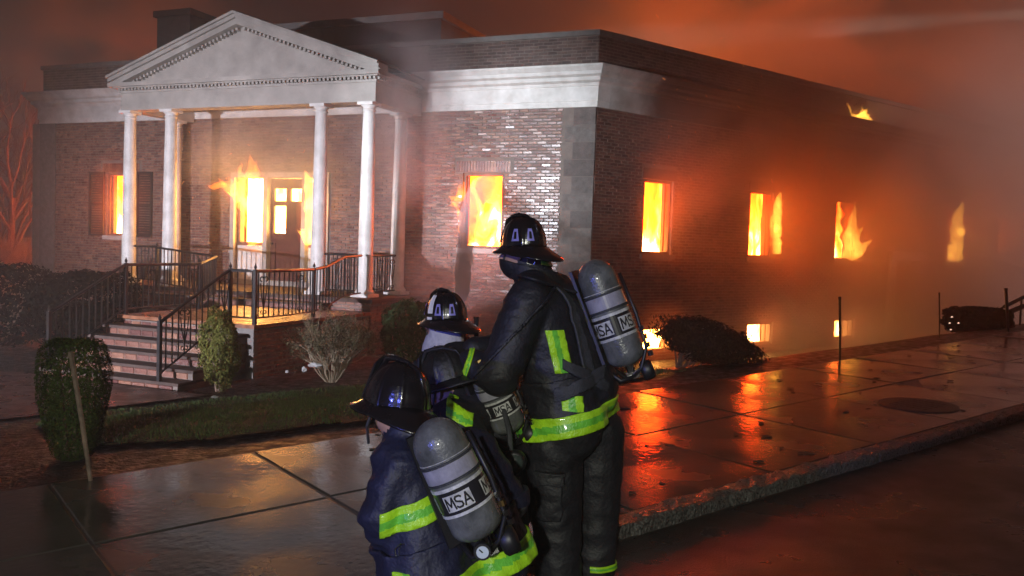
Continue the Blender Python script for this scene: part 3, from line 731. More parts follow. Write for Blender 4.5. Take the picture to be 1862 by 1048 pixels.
def flame(name, label, strands, m, voxel=.045, amp=.06, seed=0, group=None):
    """strands: lists of (point, radius): tongues of burning gas, joined to one closed body"""
    b = MB()
    for st in strands:
        pts = [Vector(p) for p, r in st]; rs = [r for p, r in st]
        P, RR = [], []
        for i in range(len(pts) - 1):
            k = max(2, int((pts[i + 1] - pts[i]).length / .06))
            for q in range(k): P.append(pts[i].lerp(pts[i + 1], q / k)); RR.append(rs[i] + (rs[i + 1] - rs[i]) * q / k)
        P.append(pts[-1]); RR.append(rs[-1])
        P = [p + Vector((mnoise.noise(p * 4 + Vector((seed, 0, 0))), mnoise.noise(p * 4 + Vector((0, seed + 5, 0))), mnoise.noise(p * 4 + Vector((0, 9, seed))))) * amp for p in P]
        RR = [max(.012, r * (1 + .45 * mnoise.noise(p * 7 + Vector((seed, seed, 0))))) for p, r in zip(P, RR)]
        b.tube(P, RR, 10)
    me = remesh(b, voxel, 2, name); me.materials.clear(); me.materials.append(m)
    o = link(name, me); tag(o, label, 'flame', group)
    if m is not M_FLAMER:
        hb = MB()
        for st in strands:
            for i in range(len(st) - 1):
                a, c_ = Vector(st[i][0]), Vector(st[i + 1][0]); ra, rc = st[i][1] * 1.5 + .07, st[i + 1][1] * 1.5 + .07
                hb.tube([a - (c_ - a).normalized() * ra * .8, a, c_, c_ + (c_ - a).normalized() * rc * .8], [ra * .4, ra, rc, rc * .4], 10)
        hm = remesh(hb, voxel * 1.6, 6, 'glow'); hm.materials.clear(); hm.materials.append(M_GLOW); link('glow', hm, o)
        for k in range(9):      # ragged little tongues
            st = random.choice(strands); p, r_ = random.choice(st[:-1]); p = Vector(p); d = (Vector(st[-1][0]) - Vector(st[0][0])).normalized(); d = (d + Z * .8 + Vector((random.gauss(0, .45), random.gauss(0, .2), random.gauss(0, .3)))).normalized()
            L_ = random.uniform(.18, .45) * (.5 + r_ * 3); q0 = p + Vector((random.uniform(-1, 1), random.uniform(-.6, .2), random.uniform(-.5, 1))) * r_ * .8
            tb_ = MB(); P_ = [q0 + d * L_ * t_ + Vector((mnoise.noise(q0 * 5 + d * t_ * 3), 0, mnoise.noise(q0 * 5 + d * t_ * 3 + Vector((4, 4, 4))))) * .10 * t_ for t_ in (0, .2, .4, .6, .8, 1)]
            tb_.tube(P_, [r_ * .25 + .015, r_ * .34 + .02, r_ * .27 + .018, r_ * .18 + .012, r_ * .09 + .008, .004], 8); tb_.build('tongue', m, o, smooth=True)
    return o
FG = 'fires seen through the window openings, and added unseen fires'
def full(fr, h, label, m=M_FIRE, n0=-.55, seed=0, pad=.3, rag=None, depth=.35):
    o = fire_core('window_or_added_fire', label, fr, h[0] - pad, h[1] + pad, h[2] - .15, h[3] + .2, n0, depth, m, seed, rag, FG)
    w_, hh = (h[1] - h[0]) / 2, (h[3] - h[2]) / 2
    bm_ = bmesh.new(); bmesh.ops.create_icosphere(bm_, subdivisions=3, radius=1); me = bpy.data.meshes.new('glow'); bm_.to_mesh(me); bm_.free(); me.materials.append(M_HALO)
    g = link('glow', me); g.location = fr((h[0] + h[1]) / 2, .12, (h[2] + h[3]) / 2 + .08); g.scale = (w_ + .75, .55, hh + .75); g.rotation_euler = (0, 0, yaw if fr is S else fyaw); setp(g, o); return o
full(F, FW[0], 'yellow fire filling the shuttered front window left of the portico', seed=1)
full(F, FW[1], 'yellow fire filling the front window right of the portico, water jet before it', seed=2)
full(S, SW[0], 'fire filling the side window nearest the building corner', seed=3)
full(S, SW[1], 'amber fire in the second upper side window from the corner', seed=4)
full(S, SW[2], 'ragged fire in the third upper side window, left of the side door', seed=5, n0=-.24, pad=.0, depth=.14, rag=lambda q: (0.0, max(.5, .80 + .16 * (1 - q) ** 2 + .22 * mnoise.noise(Vector((q * 9, 1, 2))))))
full(S, SW[3], 'narrow ragged fire in the upper side window right of the side door', m=M_FIRE, seed=6, n0=-.24, pad=.0, depth=.14, rag=lambda q: (0.0, max(.34, .52 + .26 * mnoise.noise(Vector((q * 8, 4, 2))))))
full(S, SW[4], 'dim fire in the upper side window at the right photo edge, deep in smoke', seed=7)
full(S, SW[5], 'fire at the farthest side window, past the right photo edge', seed=17)
for i, w_ in enumerate(('white hot fire in the basement window half hidden by the tilted bush', 'white hot fire in the middle basement window', 'white hot fire in the basement window behind the thin stake')):
    full(S, SBW[i], w_, m=M_FIREW, seed=8 + i, pad=.2)
fire_core('doorway_fire', 'white hot fire behind the front door and its sidelights', F, -9.6, -6.4, .7, 3.5, -.75, .3, M_FIREW, 11, None, None)
LB = lambda a, n_, z: F(-16.4 - n_, -a, z)
for a, lab in ((2.2, 'unseen fire added to light the trees, nearer one on the left end of the building'), (5.6, 'unseen fire added to light the trees, farther one on the left end of the building')): fire_core('window_or_added_fire', lab, LB, a, a + 1.0, 1.7, 3.3, .03, .1, M_FIRE, 30 + a, None, FG)  # unseen fire panels added to light the trees; this wall has no windows
fire_core('roof_fire', 'fire burning through the roof behind the side parapet', S, 6.0, 13.0, 5.5, 6.6, -6.0, 1.5, M_ROOFIRE, 13, None, None)
# tongues of flame leaving the openings
def FFp(px, py, off): # point on a plane in front of the front wall
    r = ray(px, py); n = E2; p0 = C0 - E2 * off; return CAM + r * ((p0 - CAM).dot(n) / r.dot(n))
def SSp(px, py, n_):
    r = ray(px, py); p0 = C0 + SN * n_; return CAM + r * ((p0 - CAM).dot(SN) / r.dot(SN))
flame('flame', 'orange flame blowing left out of the entrance sidelight', [
    [(FFp(462, 445, .0), .16), (FFp(460, 400, .15), .24), (FFp(455, 360, .3), .22), (FFp(455, 315, .35), .12), (FFp(452, 280, .4), .03)],
    [(FFp(455, 385, .2), .2), (FFp(435, 355, .35), .17), (FFp(405, 338, .45), .11), (FFp(376, 340, .5), .03)],
    [(FFp(450, 370, .2), .15), (FFp(430, 340, .35), .12), (FFp(415, 318, .4), .03)],
    [(FFp(462, 350, .2), .14), (FFp(468, 315, .3), .08), (FFp(466, 285, .35), .02)],
    [(FFp(440, 350, .2), .14), (FFp(436, 315, .3), .07), (FFp(440, 295, .35), .02)]], M_FLAME, .04, .09, 1)
flame('flame', 'bright yellow heart of the flame at the entrance sidelight', [
    [(FFp(466, 440, .0), .12), (FFp(462, 400, .1), .17), (FFp(458, 360, .2), .12), (FFp(455, 325, .3), .03)],
    [(FFp(455, 380, .15), .12), (FFp(432, 355, .3), .06), (FFp(405, 345, .4), .02)]], M_FLAMEY, .04, .06, 2)
flame('flame', 'flame licking round the right sidelight behind a white column', [
    [(FFp(572, 440, .0), .22), (FFp(572, 380, .12), .26), (FFp(565, 335, .25), .16), (FFp(552, 312, .3), .03)],
    [(FFp(566, 440, .1), .14), (FFp(552, 425, .2), .07), (FFp(540, 418, .25), .02)]], M_FLAMEY, .045, .07, 3)
flame('flame', 'red flame bending left from the front window beside the portico', [
    [(FFp(842, 330, -.1), .1), (FFp(836, 360, .1), .13), (FFp(826, 372, .2), .05), (FFp(816, 372, .25), .02)],
    [(FFp(840, 440, -.1), .08), (FFp(838, 400, .05), .1), (FFp(832, 380, .15), .03)]], M_FLAME, .04, .05, 4)
flame('flame', 'flame curling right out of the third upper side window', [
    [(SSp(1545, 470, -.1), .26), (SSp(1548, 440, .1), .26), (SSp(1550, 400, .1), .12), (SSp(1556, 370, .1), .03)],
    [(SSp(1552, 462, .1), .2), (SSp(1570, 450, .3), .13), (SSp(1586, 438, .45), .03)],
    [(SSp(1550, 440, .1), .14), (SSp(1566, 420, .3), .07), (SSp(1578, 412, .4), .02)]], M_FLAMEY, .045, .08, 5)
flame('flame', 'soft red flame haze beside the third upper side window', [
    [(SSp(1555, 455, .2), .32), (SSp(1582, 432, .4), .28), (SSp(1608, 405, .6), .06)],
    [(SSp(1555, 430, .2), .25), (SSp(1578, 395, .4), .14), (SSp(1600, 375, .5), .04)]], M_FLAMER, .06, .1, 6)
flame('flame', 'pale flame along the right jamb of the second upper side window', [
    [(SSp(1405, 462, -.1), .2), (SSp(1408, 420, .0), .13), (SSp(1413, 380, .1), .13), (SSp(1418, 346, .15), .03)]], M_FLAMEY, .04, .06, 7)
flame('flame', 'ragged flame rising at the narrow upper side window', [
    [(SSp(1737, 470, -.1), .26), (SSp(1740, 430, .0), .2), (SSp(1742, 395, .1), .18), (SSp(1750, 368, .2), .03)],
    [(SSp(1740, 430, .0), .12), (SSp(1752, 418, .2), .03)]], M_FLAMEY, .05, .1, 8)
flame('flame', 'small flame breaking out at the top of the side wall', [
    [(SSp(1550, 208, .05), .05), (SSp(1560, 214, .1), .09), (SSp(1572, 206, .1), .05), (SSp(1578, 203, .12), .015)],
    [(SSp(1562, 216, .05), .06), (SSp(1575, 214, .1), .07), (SSp(1588, 219, .1), .02)],
    [(SSp(1549, 206, .05), .035), (SSp(1545, 196, .08), .03), (SSp(1541, 187, .1), .012)],
    [(SSp(1566, 210, .08), .05), (SSp(1580, 210, .1), .03), (SSp(1586, 206, .1), .012)]], M_FLAMEY, .022, .05, 9)
# sparks
b = MB()
for _ in range(70):
    p = S(random.uniform(-.5, 14), random.uniform(.1, 1.6), random.uniform(3.2, 7.6)) if random.random() < .8 else F(random.uniform(-9, -6), random.uniform(1, 3), random.uniform(1.5, 4))
    d = Vector((random.uniform(-.6, .6), random.uniform(-.3, .3), random.uniform(-1, 1))).normalized() * random.uniform(.01, .05)
    b.tube([p - d, p + d], .0035, 4)
tag(b.build('sparks', emit_mat('glowing spark', [(.3, (1, .22, .05)), (.6, (1, .4, .12))], 3, 1.6)), 'tiny glowing sparks drifting above the side wall', 'sparks', kind='stuff')

# ------------------------------------------------------------------ smoke, haze, water jet
def blob(name, label, c, rad, dens, seed, lump=.35, sub=4, col=(.7, .66, .64)):
    bm_ = bmesh.new(); bmesh.ops.create_icosphere(bm_, subdivisions=sub, radius=1)
    rx, ry = SV, SN
    for v in bm_.verts:
        n_ = v.co.normalized(); k = 1 + lump * mnoise.fractal(n_ * 1.4 + Vector((seed, seed * 2, 0)), 1, 2, 3)
        v.co = Vector(c) + (SV * n_.x * rad[0] + SN * n_.y * rad[1] + Z * n_.z * rad[2]) * k
    me = bpy.data.meshes.new(name); bm_.to_mesh(me); bm_.free(); me.materials.append(vol_smoke('smoke ' + str(seed), dens, col)); me.polygons.foreach_set('use_smooth', [True] * len(me.polygons))
    return tag(link(name, me), label, 'smoke', kind='stuff')
def smoke_mat(name, rad, dens, seed, scale, col, lo, hi):
    m = newmat(name); t = m.node_tree; t.nodes.clear(); n = t.nodes.new; l = t.links.new
    o = n('ShaderNodeOutputMaterial'); v = n('ShaderNodeVolumePrincipled'); v.inputs['Color'].default_value = (*col, 1); v.inputs['Anisotropy'].default_value = .15
    c = n('ShaderNodeTexCoord'); ln = n('ShaderNodeVectorMath'); ln.operation = 'LENGTH'; l(c.outputs['Object'], ln.inputs[0])
    f = n('ShaderNodeMapRange'); f.interpolation_type = 'SMOOTHERSTEP'; f.inputs[1].default_value = 1.0; f.inputs[2].default_value = .25; l(ln.outputs['Value'], f.inputs[0])
    mp = n('ShaderNodeMapping'); mp.inputs['Scale'].default_value = rad; mp.inputs['Location'].default_value = (seed * 3.7, seed, 0); l(c.outputs['Object'], mp.inputs[0])
    x = n('ShaderNodeTexNoise'); x.inputs['Scale'].default_value = scale; x.inputs['Detail'].default_value = 3; x.inputs['Distortion'].default_value = .5; l(mp.outputs[0], x.inputs['Vector'])
    g = n('ShaderNodeMapRange'); g.inputs[1].default_value = lo; g.inputs[2].default_value = hi; l(x.outputs['Fac'], g.inputs[0])
    l(mathn('MULTIPLY', mathn('MULTIPLY', f.outputs[0], g.outputs[0], tree=t), dens, tree=t), v.inputs['Density']); l(v.outputs[0], o.inputs['Volume']); return m
def smoke_cloud(label, c, rad, dens, seed, scale=.5, yaw_=None, col=(.66, .67, .70), lo=.32, hi=.66):
    bm_ = bmesh.new(); bmesh.ops.create_icosphere(bm_, subdivisions=3, radius=1); me = bpy.data.meshes.new('smoke'); bm_.to_mesh(me); bm_.free()
    me.materials.append(smoke_mat('smoke ' + str(seed), rad, dens, seed, scale, col, lo, hi)); o = link('smoke', me); o.location = c; o.scale = rad; o.rotation_euler = (0, 0, yaw if yaw_ is None else yaw_)
    return tag(o, label, 'smoke', kind='stuff')
cy.volume_step_rate = 1.5
smoke_cloud('orange lit smoke along the side wall', S(15, 1.9, 2.4), (15, 4.2, 7.2), .62, 1, .35)
smoke_cloud('thick smoke at the far end of the side wall', S(27, 3.0, 3.0), (17, 7.8, 10), 1.0, 2, .25)
smoke_cloud('pink grey smoke drifting across the right end of the street', Vector((17.0, 24.0, 5.0)), (9.0, 8.0, 9.0), .16, 8, .2)
smoke_cloud('brown smoke hanging on the near part of the side wall', S(5.0, 1.3, 3.6), (6.5, 2.2, 4.0), .30, 9, .5)
smoke_cloud('low smoke rolling over the basement windows', S(8, 2.4, .2), (8.5, 2.6, 1.9), .34, 3, .6)
smoke_cloud('grey smoke rising between portico and right wing', F(-4.0, 1.3, 4.6), (1.8, 1.3, 3.2), .75, 4, .9, fyaw)
smoke_cloud('pale steam at the foot of the right wing', F(-1.9, 1.5, .9), (2.6, 1.6, 1.7), .45, 7, .9, fyaw)
smoke_cloud('smoke under the portico ceiling', F(-7.2, 1.3, 3.6), (3.4, 1.3, 1.9), .60, 5, .9, fyaw)
smoke_cloud('smoke lifting off the roof behind the parapet', S(20, -5, 9.5), (22, 7.0, 6.0), .05, 6, .22)
hz = MB(); hz.quadbox(lambda x, y, z: Vector((x, y, z)), -60, 75, -14, 85, -12, 26)
M_HAZE = vol_smoke('haze air', .0075, (.8, .78, .76), .3)
tag(hz.build('haze', M_HAZE), 'thin smoky night air round the whole street', 'haze', kind='stuff')

# ------------------------------------------------------------------ planting
def leaf_cloud(pts, size, m, name, parent=None, jitter=.6):
    b = MB()
    for p, n in pts:
        d = Vector((random.gauss(0, 1), random.gauss(0, 1), random.gauss(0, 1))).normalized() * jitter + n; d.normalize()
        x = d.orthogonal().normalized(); x = (Matrix.Rotation(random.uniform(0, 6.28), 3, d) @ x); y = d.cross(x); s_ = size * random.uniform(.6, 1.3)
        b.v += [tuple(p - x * s_), tuple(p + y * s_ * .45), tuple(p + x * s_), tuple(p - y * s_ * .45)]
        k = len(b.v) - 4; b.f.append((k, k + 1, k + 2, k + 3)); b.m.append(0)
    return b.build(name, m, parent, fix=False)
def leafmat(name, col, isl=.5):
    return mat(name, col, .75, .4, 3, island=isl, spec=.12)
M_YEW = leafmat('yew needles', (.06, .088, .02)); M_HEDGE = mat('dark hedge leaves', (.004, .005, .0035), .9, .4, 3, island=.5, spec=.02); M_LIME = leafmat('yellow green needles', (.12, .125, .03)); M_GREEN = leafmat('green leaves', (.03, .055, .02)); M_TWIG = mat('dry twigs', (.34, .28, .19), .7, .4, 10)
M_TAN = leafmat('dry tan leaves', (.12, .105, .055)); M_WETL = leafmat('soaked dark leaves', (.05, .028, .016))
def surf_points(n, f, thick=.08):
    out_ = []
    for _ in range(n):
        th = random.uniform(0, 2 * math.pi); cz = random.uniform(-1, 1); sz = math.sqrt(1 - cz * cz); d = Vector((math.cos(th) * sz, math.sin(th) * sz, cz))
        r = f(d); q = 1 - abs(random.gauss(0, thick)); out_.append((r * q, d))
    return out_
def shrub(name, label, base, rad, h, m, n, size, group=None, power=2.0, lump=.12, seed=0, tilt=None, zlow=.04, stem=True):
    t = thing(name, label, 'shrub', base, group); base = Vector(base)
    def f(d):
        # superellipsoid
        k = (abs(d.x) ** power + abs(d.y) ** power + abs(d.z) ** power) ** (-1 / power); k *= 1 + lump * mnoise.fractal(d * 2.2 + Vector((seed, 0, seed)), 1, 2, 3)
        v = Vector((d.x * k * rad[0], d.y * k * rad[1], d.z * k * h / 2))
        if tilt: v = tilt @ v
        return v
    c = base + Z * (h / 2 + zlow)
    leaf_cloud([(c + p, d) for p, d in surf_points(n, f)], size, m, 'foliage', t)
    if stem:
        b = MB()
        for _ in range(7):
            a = random.uniform(0, 6.28); b.tube([base + Vector((math.cos(a) * .03, math.sin(a) * .03, -.08)), base + Vector((math.cos(a) * rad[0] * .3, math.sin(a) * rad[1] * .3, h * .35)), base + Vector((math.cos(a) * rad[0] * .6, math.sin(a) * rad[1] * .6, h * .75))], [.02, .014, .006], 5)
        b.build('stem', M_BARK, t)
    return t
def gp(x, y, dz=0): p = Vector((x, y, 0)); U, V = UV(p); return Vector((x, y, (zg(U, V) if V > 3.7 else zs(U) - .13) + dz))
# clipped yew by the stake
yb = gp(-3.36, 6.55); t = thing('clipped_shrub', 'clipped flat topped green shrub beside the leaning stake', 'shrub', yb)
def yew(d):
    k = (abs(d.x) ** 4 + abs(d.y) ** 4 + abs(d.z) ** 5) ** (-1 / 4.4); k *= 1 + .06 * mnoise.fractal(d * 3, 1, 2, 3)
    z = d.z * k * .46; w = .165 + .075 * sm((z + .45) / .6)
    cx_ = d.x * k * w; 
    return Vector((cx_, d.y * k * w, z))
pts = [(yb + Z * .44 + p, d) for p, d in surf_points(20000, yew, .05)]
pts = [(p, d) for p, d in pts if not (abs(p.x - yb.x - .03) < .018 and p.z > yb.z + .1 and random.random() < .6)]
leaf_cloud(pts, .012, M_YEW, 'foliage', t)
b = MB(); 
for k in range(6):
    a = k * 1.05; b.tube([yb + Vector((.05 * math.cos(a), .05 * math.sin(a), -.1)), yb + Vector((.12 * math.cos(a), .12 * math.sin(a), .7))], [.02, .008], 5)
b.build('stem', M_BARK, t)
shrub('conical_shrub', 'upright yellow green shrub in front of the step railing', gp(-4.26, 12.45), (.27, .27), 1.12, M_LIME, 9000, .022, power=2.4, lump=.34, seed=2)
shrub('green_shrub', 'rounded green shrub against the wall behind the kneeling crew', gp(-1.85, 15.6), (.52, .5), 1.15, M_GREEN, 5200, .04, power=2.6, lump=.2, seed=3)
for x, y, r_, h, lab, sd in ((-9.9, 16.4, 1.05, 1.55, 'dark rounded hedge at the left edge of the photo', 5), (-8.3, 16.6, .95, 1.45, 'dark rounded hedge just left of the step railing', 6), (-7.3, 14.9, .55, .95, 'low dark hedge hiding the foot of the left step railing', 7)):
    shrub('dark_hedge', lab, gp(x, y), (r_, r_), h, M_HEDGE, 7000, .05, power=2.8, lump=.16, seed=sd, group='dark hedges left of the steps')
# twiggy bush
def twig_tree(b, p, d, l, r, depth, spread, up=.1, leaf=None):
    q = p + d * l; mid = p.lerp(q, .5) + Vector((random.uniform(-1, 1), random.uniform(-1, 1), random.uniform(-1, 1))) * l * .07
    b.tube([p, mid, q], [r, r * .85, r * .65], 4, cap=False)
    if leaf is not None and depth <= 1: leaf += [(p.lerp(q, random.random()), d) for _ in range(4)]
    if depth == 0: return
    for _ in range(random.choice((2, 3))):
        nd = (d + Vector((random.gauss(0, spread), random.gauss(0, spread), random.gauss(0, spread) + up))).normalized()
        twig_tree(b, p.lerp(q, random.uniform(.55, 1)), nd, l * random.uniform(.6, .85), r * .62, depth - 1, spread, up, leaf)
tb = gp(-2.85, 13.6); t = thing('twiggy_bush', 'bare twiggy bush in front of the porch', 'bush', tb)
b = MB(); lf = []
for _ in range(40):
    a = random.uniform(0, 6.28); k = random.uniform(.1, .8)
    twig_tree(b, tb + Vector((math.cos(a) * .06, math.sin(a) * .06, -.05)), Vector((math.cos(a) * k, math.sin(a) * k, 1)).normalized(), .44, .011, 4, .34, .10, lf)
b.build('branches', M_TWIG, t, fix=False)
leaf_cloud([(p, d) for p, d in lf if random.random() < .9], .022, M_TAN, 'foliage', t)
# soaked bush tipped over by the side wall
bb_ = gp(2.55, 11.9); t = thing('tipped_bush', 'dark soaked bush bent over in front of the basement windows', 'bush', bb_)
def tip(d):
    k = 1 + .26 * mnoise.fractal(d * 2.6, 1, 2, 3)
    w = Vector((d.x * .80 * k, d.y * .42 * k, d.z * .30 * k)); return Matrix.Rotation(R(14), 3, 'Y') @ w
bc = Vector((2.78, 11.9, .50))
leaf_cloud([(bc + p, d) for p, d in surf_points(10000, tip, .2)], .03, M_WETL, 'foliage', t)
b = MB()
for k in range(14):
    a = random.uniform(-.6, .7); e = bc + Vector((a, random.uniform(-.2, .2), -.1)); b.tube([bb_ + Vector((-.15 + .08 * random.random() + a * .2, 0, -.1)), bb_.lerp(e, .5) + Vector((-.1, 0, .03)), e], [.014, .011, .006], 5)
b.build('stem', M_BARK, t)
# bare trees at the left, lit by the fire, and brush below them
for x, y, h, lab, sd in ((-16.9, 28.6, 3.4, 'bare tree lit orange at the left edge of the photo', 11), (-20.6, 34.0, 3.6, 'bare tree farther behind at the left edge of the photo', 12)):
    random.seed(sd); p = gp(x, y, -.1); t = thing('bare_tree', lab, 'tree', p, 'bare trees left of the building'); b = MB()
    b.tube([p, p + Vector((.05, 0, h * .6)), p + Vector((.1, 0, h))], [.14, .12, .10], 7); b.build('trunk', M_BARK, t)
    b = MB()
    for k in range(9): 
        a = k * 1.3; twig_tree(b, p + Vector((.1, 0, h * (.45 + .065 * k))), Vector((math.cos(a) * .55, math.sin(a) * .55, 1)).normalized(), 1.7, .06, 5, .30, .10)
    b.build('branches', M_BARK, t, fix=False)
random.seed(21); b = MB()
for _ in range(90):
    y_ = random.uniform(24, 29.5); p = gp(-y_ * random.uniform(.57, .64) - .2, y_, -.05); a = random.uniform(0, 6.28); twig_tree(b, p, Vector((math.cos(a) * .5, math.sin(a) * .5, 1)).normalized(), .85, .02, 4, .35, .05)
tag(b.build('undergrowth', M_TWIG, fix=False), 'dry brush behind the hedges at the left edge', 'brush', kind='stuff')

# ------------------------------------------------------------------ stakes, car, small things on the ground
def stake(label, p0, p1, r, m=M_WOOD, metal=False):
    t = thing('ground_stake', label, 'stake', p0, 'stakes along the pavement edge'); b = MB(); p0, p1 = Vector(p0), Vector(p1)
    b.tube([p0 - (p1 - p0) * .1, p0.lerp(p1, .5) + Vector((.004, 0, 0)), p1], [r * .8, r, r], 7); b.build('shaft', m, t)
    b = MB(); b.tube([p1 - (p1 - p0) * .03, p1 + (p1 - p0) * .012], [r * 1.25, r * 1.15], 7); b.build('cap', m, t); return t
sb = at(166, 884, 5.85); stake('leaning weathered wooden stake at the pavement edge by the clipped shrub', sb, at(129, 643, 5.78), .017)
stake('thin dark stake in front of the third basement window', at(1527, 653, 11.6), at(1527, 541, 11.6), .018, M_IRON)
stake('thin dark stake before the side door, smallest of the three on the right', at(1708, 612, 14.6), at(1708, 533, 14.6), .013, M_IRON)
stake('thick dark stake in front of the slanted handrail', at(1833, 602, 15.2), at(1829, 525, 15.2), .028, M_IRON)
M_CHROME = mat('chrome', (.6, .6, .6), .15, .1, 5, metal=1.0)
shrub('low_hedge', 'low dark hedge in the smoke at the right edge, by the slanted handrail', gp(9.0, 16.4, -.15), (.56, .5), .52, M_HEDGE, 5000, .05, power=3.2, lump=.14, seed=31)
hr = thing('handrail', 'slanted double iron handrail rising into the smoke at the right edge', 'handrail', at(1822, 600, 16.4))
h0, h1 = at(1826, 558, 16.4), at(1960, 492, 17.6)
b = MB(); b.tube([h0, h1], .036, 7); b.build('top_rail', M_IRON, hr)
l0, l1 = at(1830, 570, 16.4), at(1962, 514, 17.6)
b = MB(); b.tube([l0, l1], .05, 7); b.build('lower_rail', M_IRON, hr)
b = MB(); b.tube([h0, at(1818, 562, 16.4), at(1813, 578, 16.4), at(1818, 592, 16.4), at(1830, 596, 16.4)], .02, 7); b.build('rail_end', M_IRON, hr, smooth=True)
for px in (1856, 1930):
    q = (px - 1826) / 134; t0 = h0.lerp(h1, q); b = MB(); b.tube([Vector((t0.x, t0.y, -.4)), t0], .02, 7); b.build('post', M_IRON, hr)
b = MB()
for px, py in ((1729, 600), (1727, 588), (1731, 577), (1743, 588)): c_ = at(px, py, 15.3); b.tube([c_ + Vector((-.018, 0, -.004)), c_ + Vector((.002, 0, .006)), c_ + Vector((.016, 0, 0))], [.006, .012, .005], 6)
tag(b.build('specks', emit_mat('glowing speck', [(.3, (1, .5, .35)), (.6, (1, .7, .5))], 3, 1.4)), 'few glowing specks in the low hedge at the right', 'specks', kind='stuff')  # small emissive specks added where the low hedge sparkles
# utility cover, litter, debris
p = SV * 8.5 + VV * 4.3
b = MB()
def cov(a, c_, z): q = SV * (8.5 + a) + VV * (4.3 + c_); return Vector((q.x, q.y, zs(8.5 + a) - .01 + z))
b.lathe([(.02, .012), (.36, .010), (.38, .005), (.38, -.02)], lambda x, y, h: cov(x, y, h), 26); uc = b.build('utility_cover', mat('cast iron cover', (.03, .03, .028), .45, .3, 20, .6, 60)); tag(uc, 'round dark iron utility cover in the wet pavement', 'cover')
b = MB()
for i in range(-2, 3): b.quadbox(cov, i * .1 - .012, i * .1 + .012, -.2, .2, .010, .015)
b.build('tread_bar', M_IRON, uc)
M_PAPER = mat('white litter', (.75, .78, .80), .5, .15, 10)
def litter(label, c, r_, seed, m=M_PAPER):
    bm_ = bmesh.new(); bmesh.ops.create_icosphere(bm_, subdivisions=2, radius=1)
    for v in bm_.verts:
        k = 1 + .5 * mnoise.noise(v.co * 1.6 + Vector((seed, 0, 0))); v.co = Vector(c) + Vector((v.co.x * r_[0], v.co.y * r_[1], v.co.z * r_[2])) * k
    me = bpy.data.meshes.new('litter'); bm_.to_mesh(me); bm_.free(); me.materials.append(m); tag(link('litter', me), label, 'litter', 'litter in the planting bed')
litter('round white scrap of litter in the bed below the twiggy bush', at(553, 672, 12.7), (.04, .04, .04), 1)
litter('crumpled pale wrapper by the stem of the twiggy bush', at(572, 664, 12.9), (.10, .05, .04), 2)
litter('small white scrap at the corner of the landing wall', at(522, 676, 12.6), (.03, .03, .02), 3)
litter('flat white scrap lying on the lawn edge', at(390, 722, 10.35), (.04, .03, .015), 4)
litter('white scrap at the lawn edge left of the kneeling crew', at(666, 772, 8.0), (.025, .02, .02), 5)
random.seed(5); b = MB()
for _ in range(130):
    U = random.uniform(3, 18); V = random.uniform(3.8, 6.6); q = SV * U + VV * V; s_ = random.uniform(.008, .04) ** 1.0; z = zs(U) - .008
    pts = [Vector((q.x + math.cos(a) * s_ * random.uniform(.3, 1.6), q.y + math.sin(a) * s_ * random.uniform(.3, 1.3), z)) for a in (0, 1.3, 2.6, 3.9, 5.2)]
    b.prism(pts, Z * random.uniform(.002, .009))
tag(b.build('debris', M_DARK), 'scattered dark charred debris on the wet pavement', 'debris', kind='stuff')
random.seed(9)
# @@PEOPLE@@
# ------------------------------------------------------------------ people and their gear
M_COAT = mat('black turnout cloth', (.010, .0105, .0155), .6, .5, 9, .6, 60, bdist=.007)
M_COATB = mat('navy turnout cloth', (.011, .013, .036), .58, .5, 9, .6, 60, bdist=.007)
M_SKIN = mat('skin', (.46, .27, .20), .5, .15, 20)
M_HOOD = mat('pale flash hood', (.52, .50, .56), .8, .2, 30, .3, 120)
M_RUBBER = mat('black rubber', (.010, .010, .011), .45, .3, 15)
M_STRAP = mat('grey webbing', (.035, .037, .042), .6, .3, 60, .3, 200)
M_LIMEY = mat('lime reflective trim', (.42, .80, .02), .38, .18, 22, .25, 90, coat=.3)
M_LIMEG = mat('green reflective stripe', (.16, .60, .05), .3, .3, 22, .25, 90, coat=.5)
M_HELM = mat('black helmet', (.010, .009, .010), .22, .4, 12, .25, 22, coat=.55, rvar=.12)
M_HELMM = mat('sooty black helmet', (.010, .010, .010), .5, .4, 12, .4, 30, rvar=.1)
M_MARK = mat('lavender reflective marker', (.28, .26, .60), .3, .25, 60)
M_TAPE = mat('white tape', (.8, .78, .76), .4, .1, 30)
M_TANK = mat('scuffed grey cylinder', (.13, .135, .13), .32, .5, 13, .15, 90, rvar=.15, col2=(.06, .063, .06), coat=.35)
M_TANKL = mat('pale cylinder band', (.33, .32, .37), .3, .3, 20, coat=.3)
M_TANKD = mat('dark cylinder label', (.018, .018, .02), .3, .3, 20, coat=.3)
M_TANKW = mat('worn white line', (.55, .55, .52), .4, .45, 40)
M_BRASS = mat('brass', (.40, .26, .10), .35, .3, 20, metal=1.0)
M_GAUGE = mat('gauge face', (.55, .62, .62), .25, .15, 10)

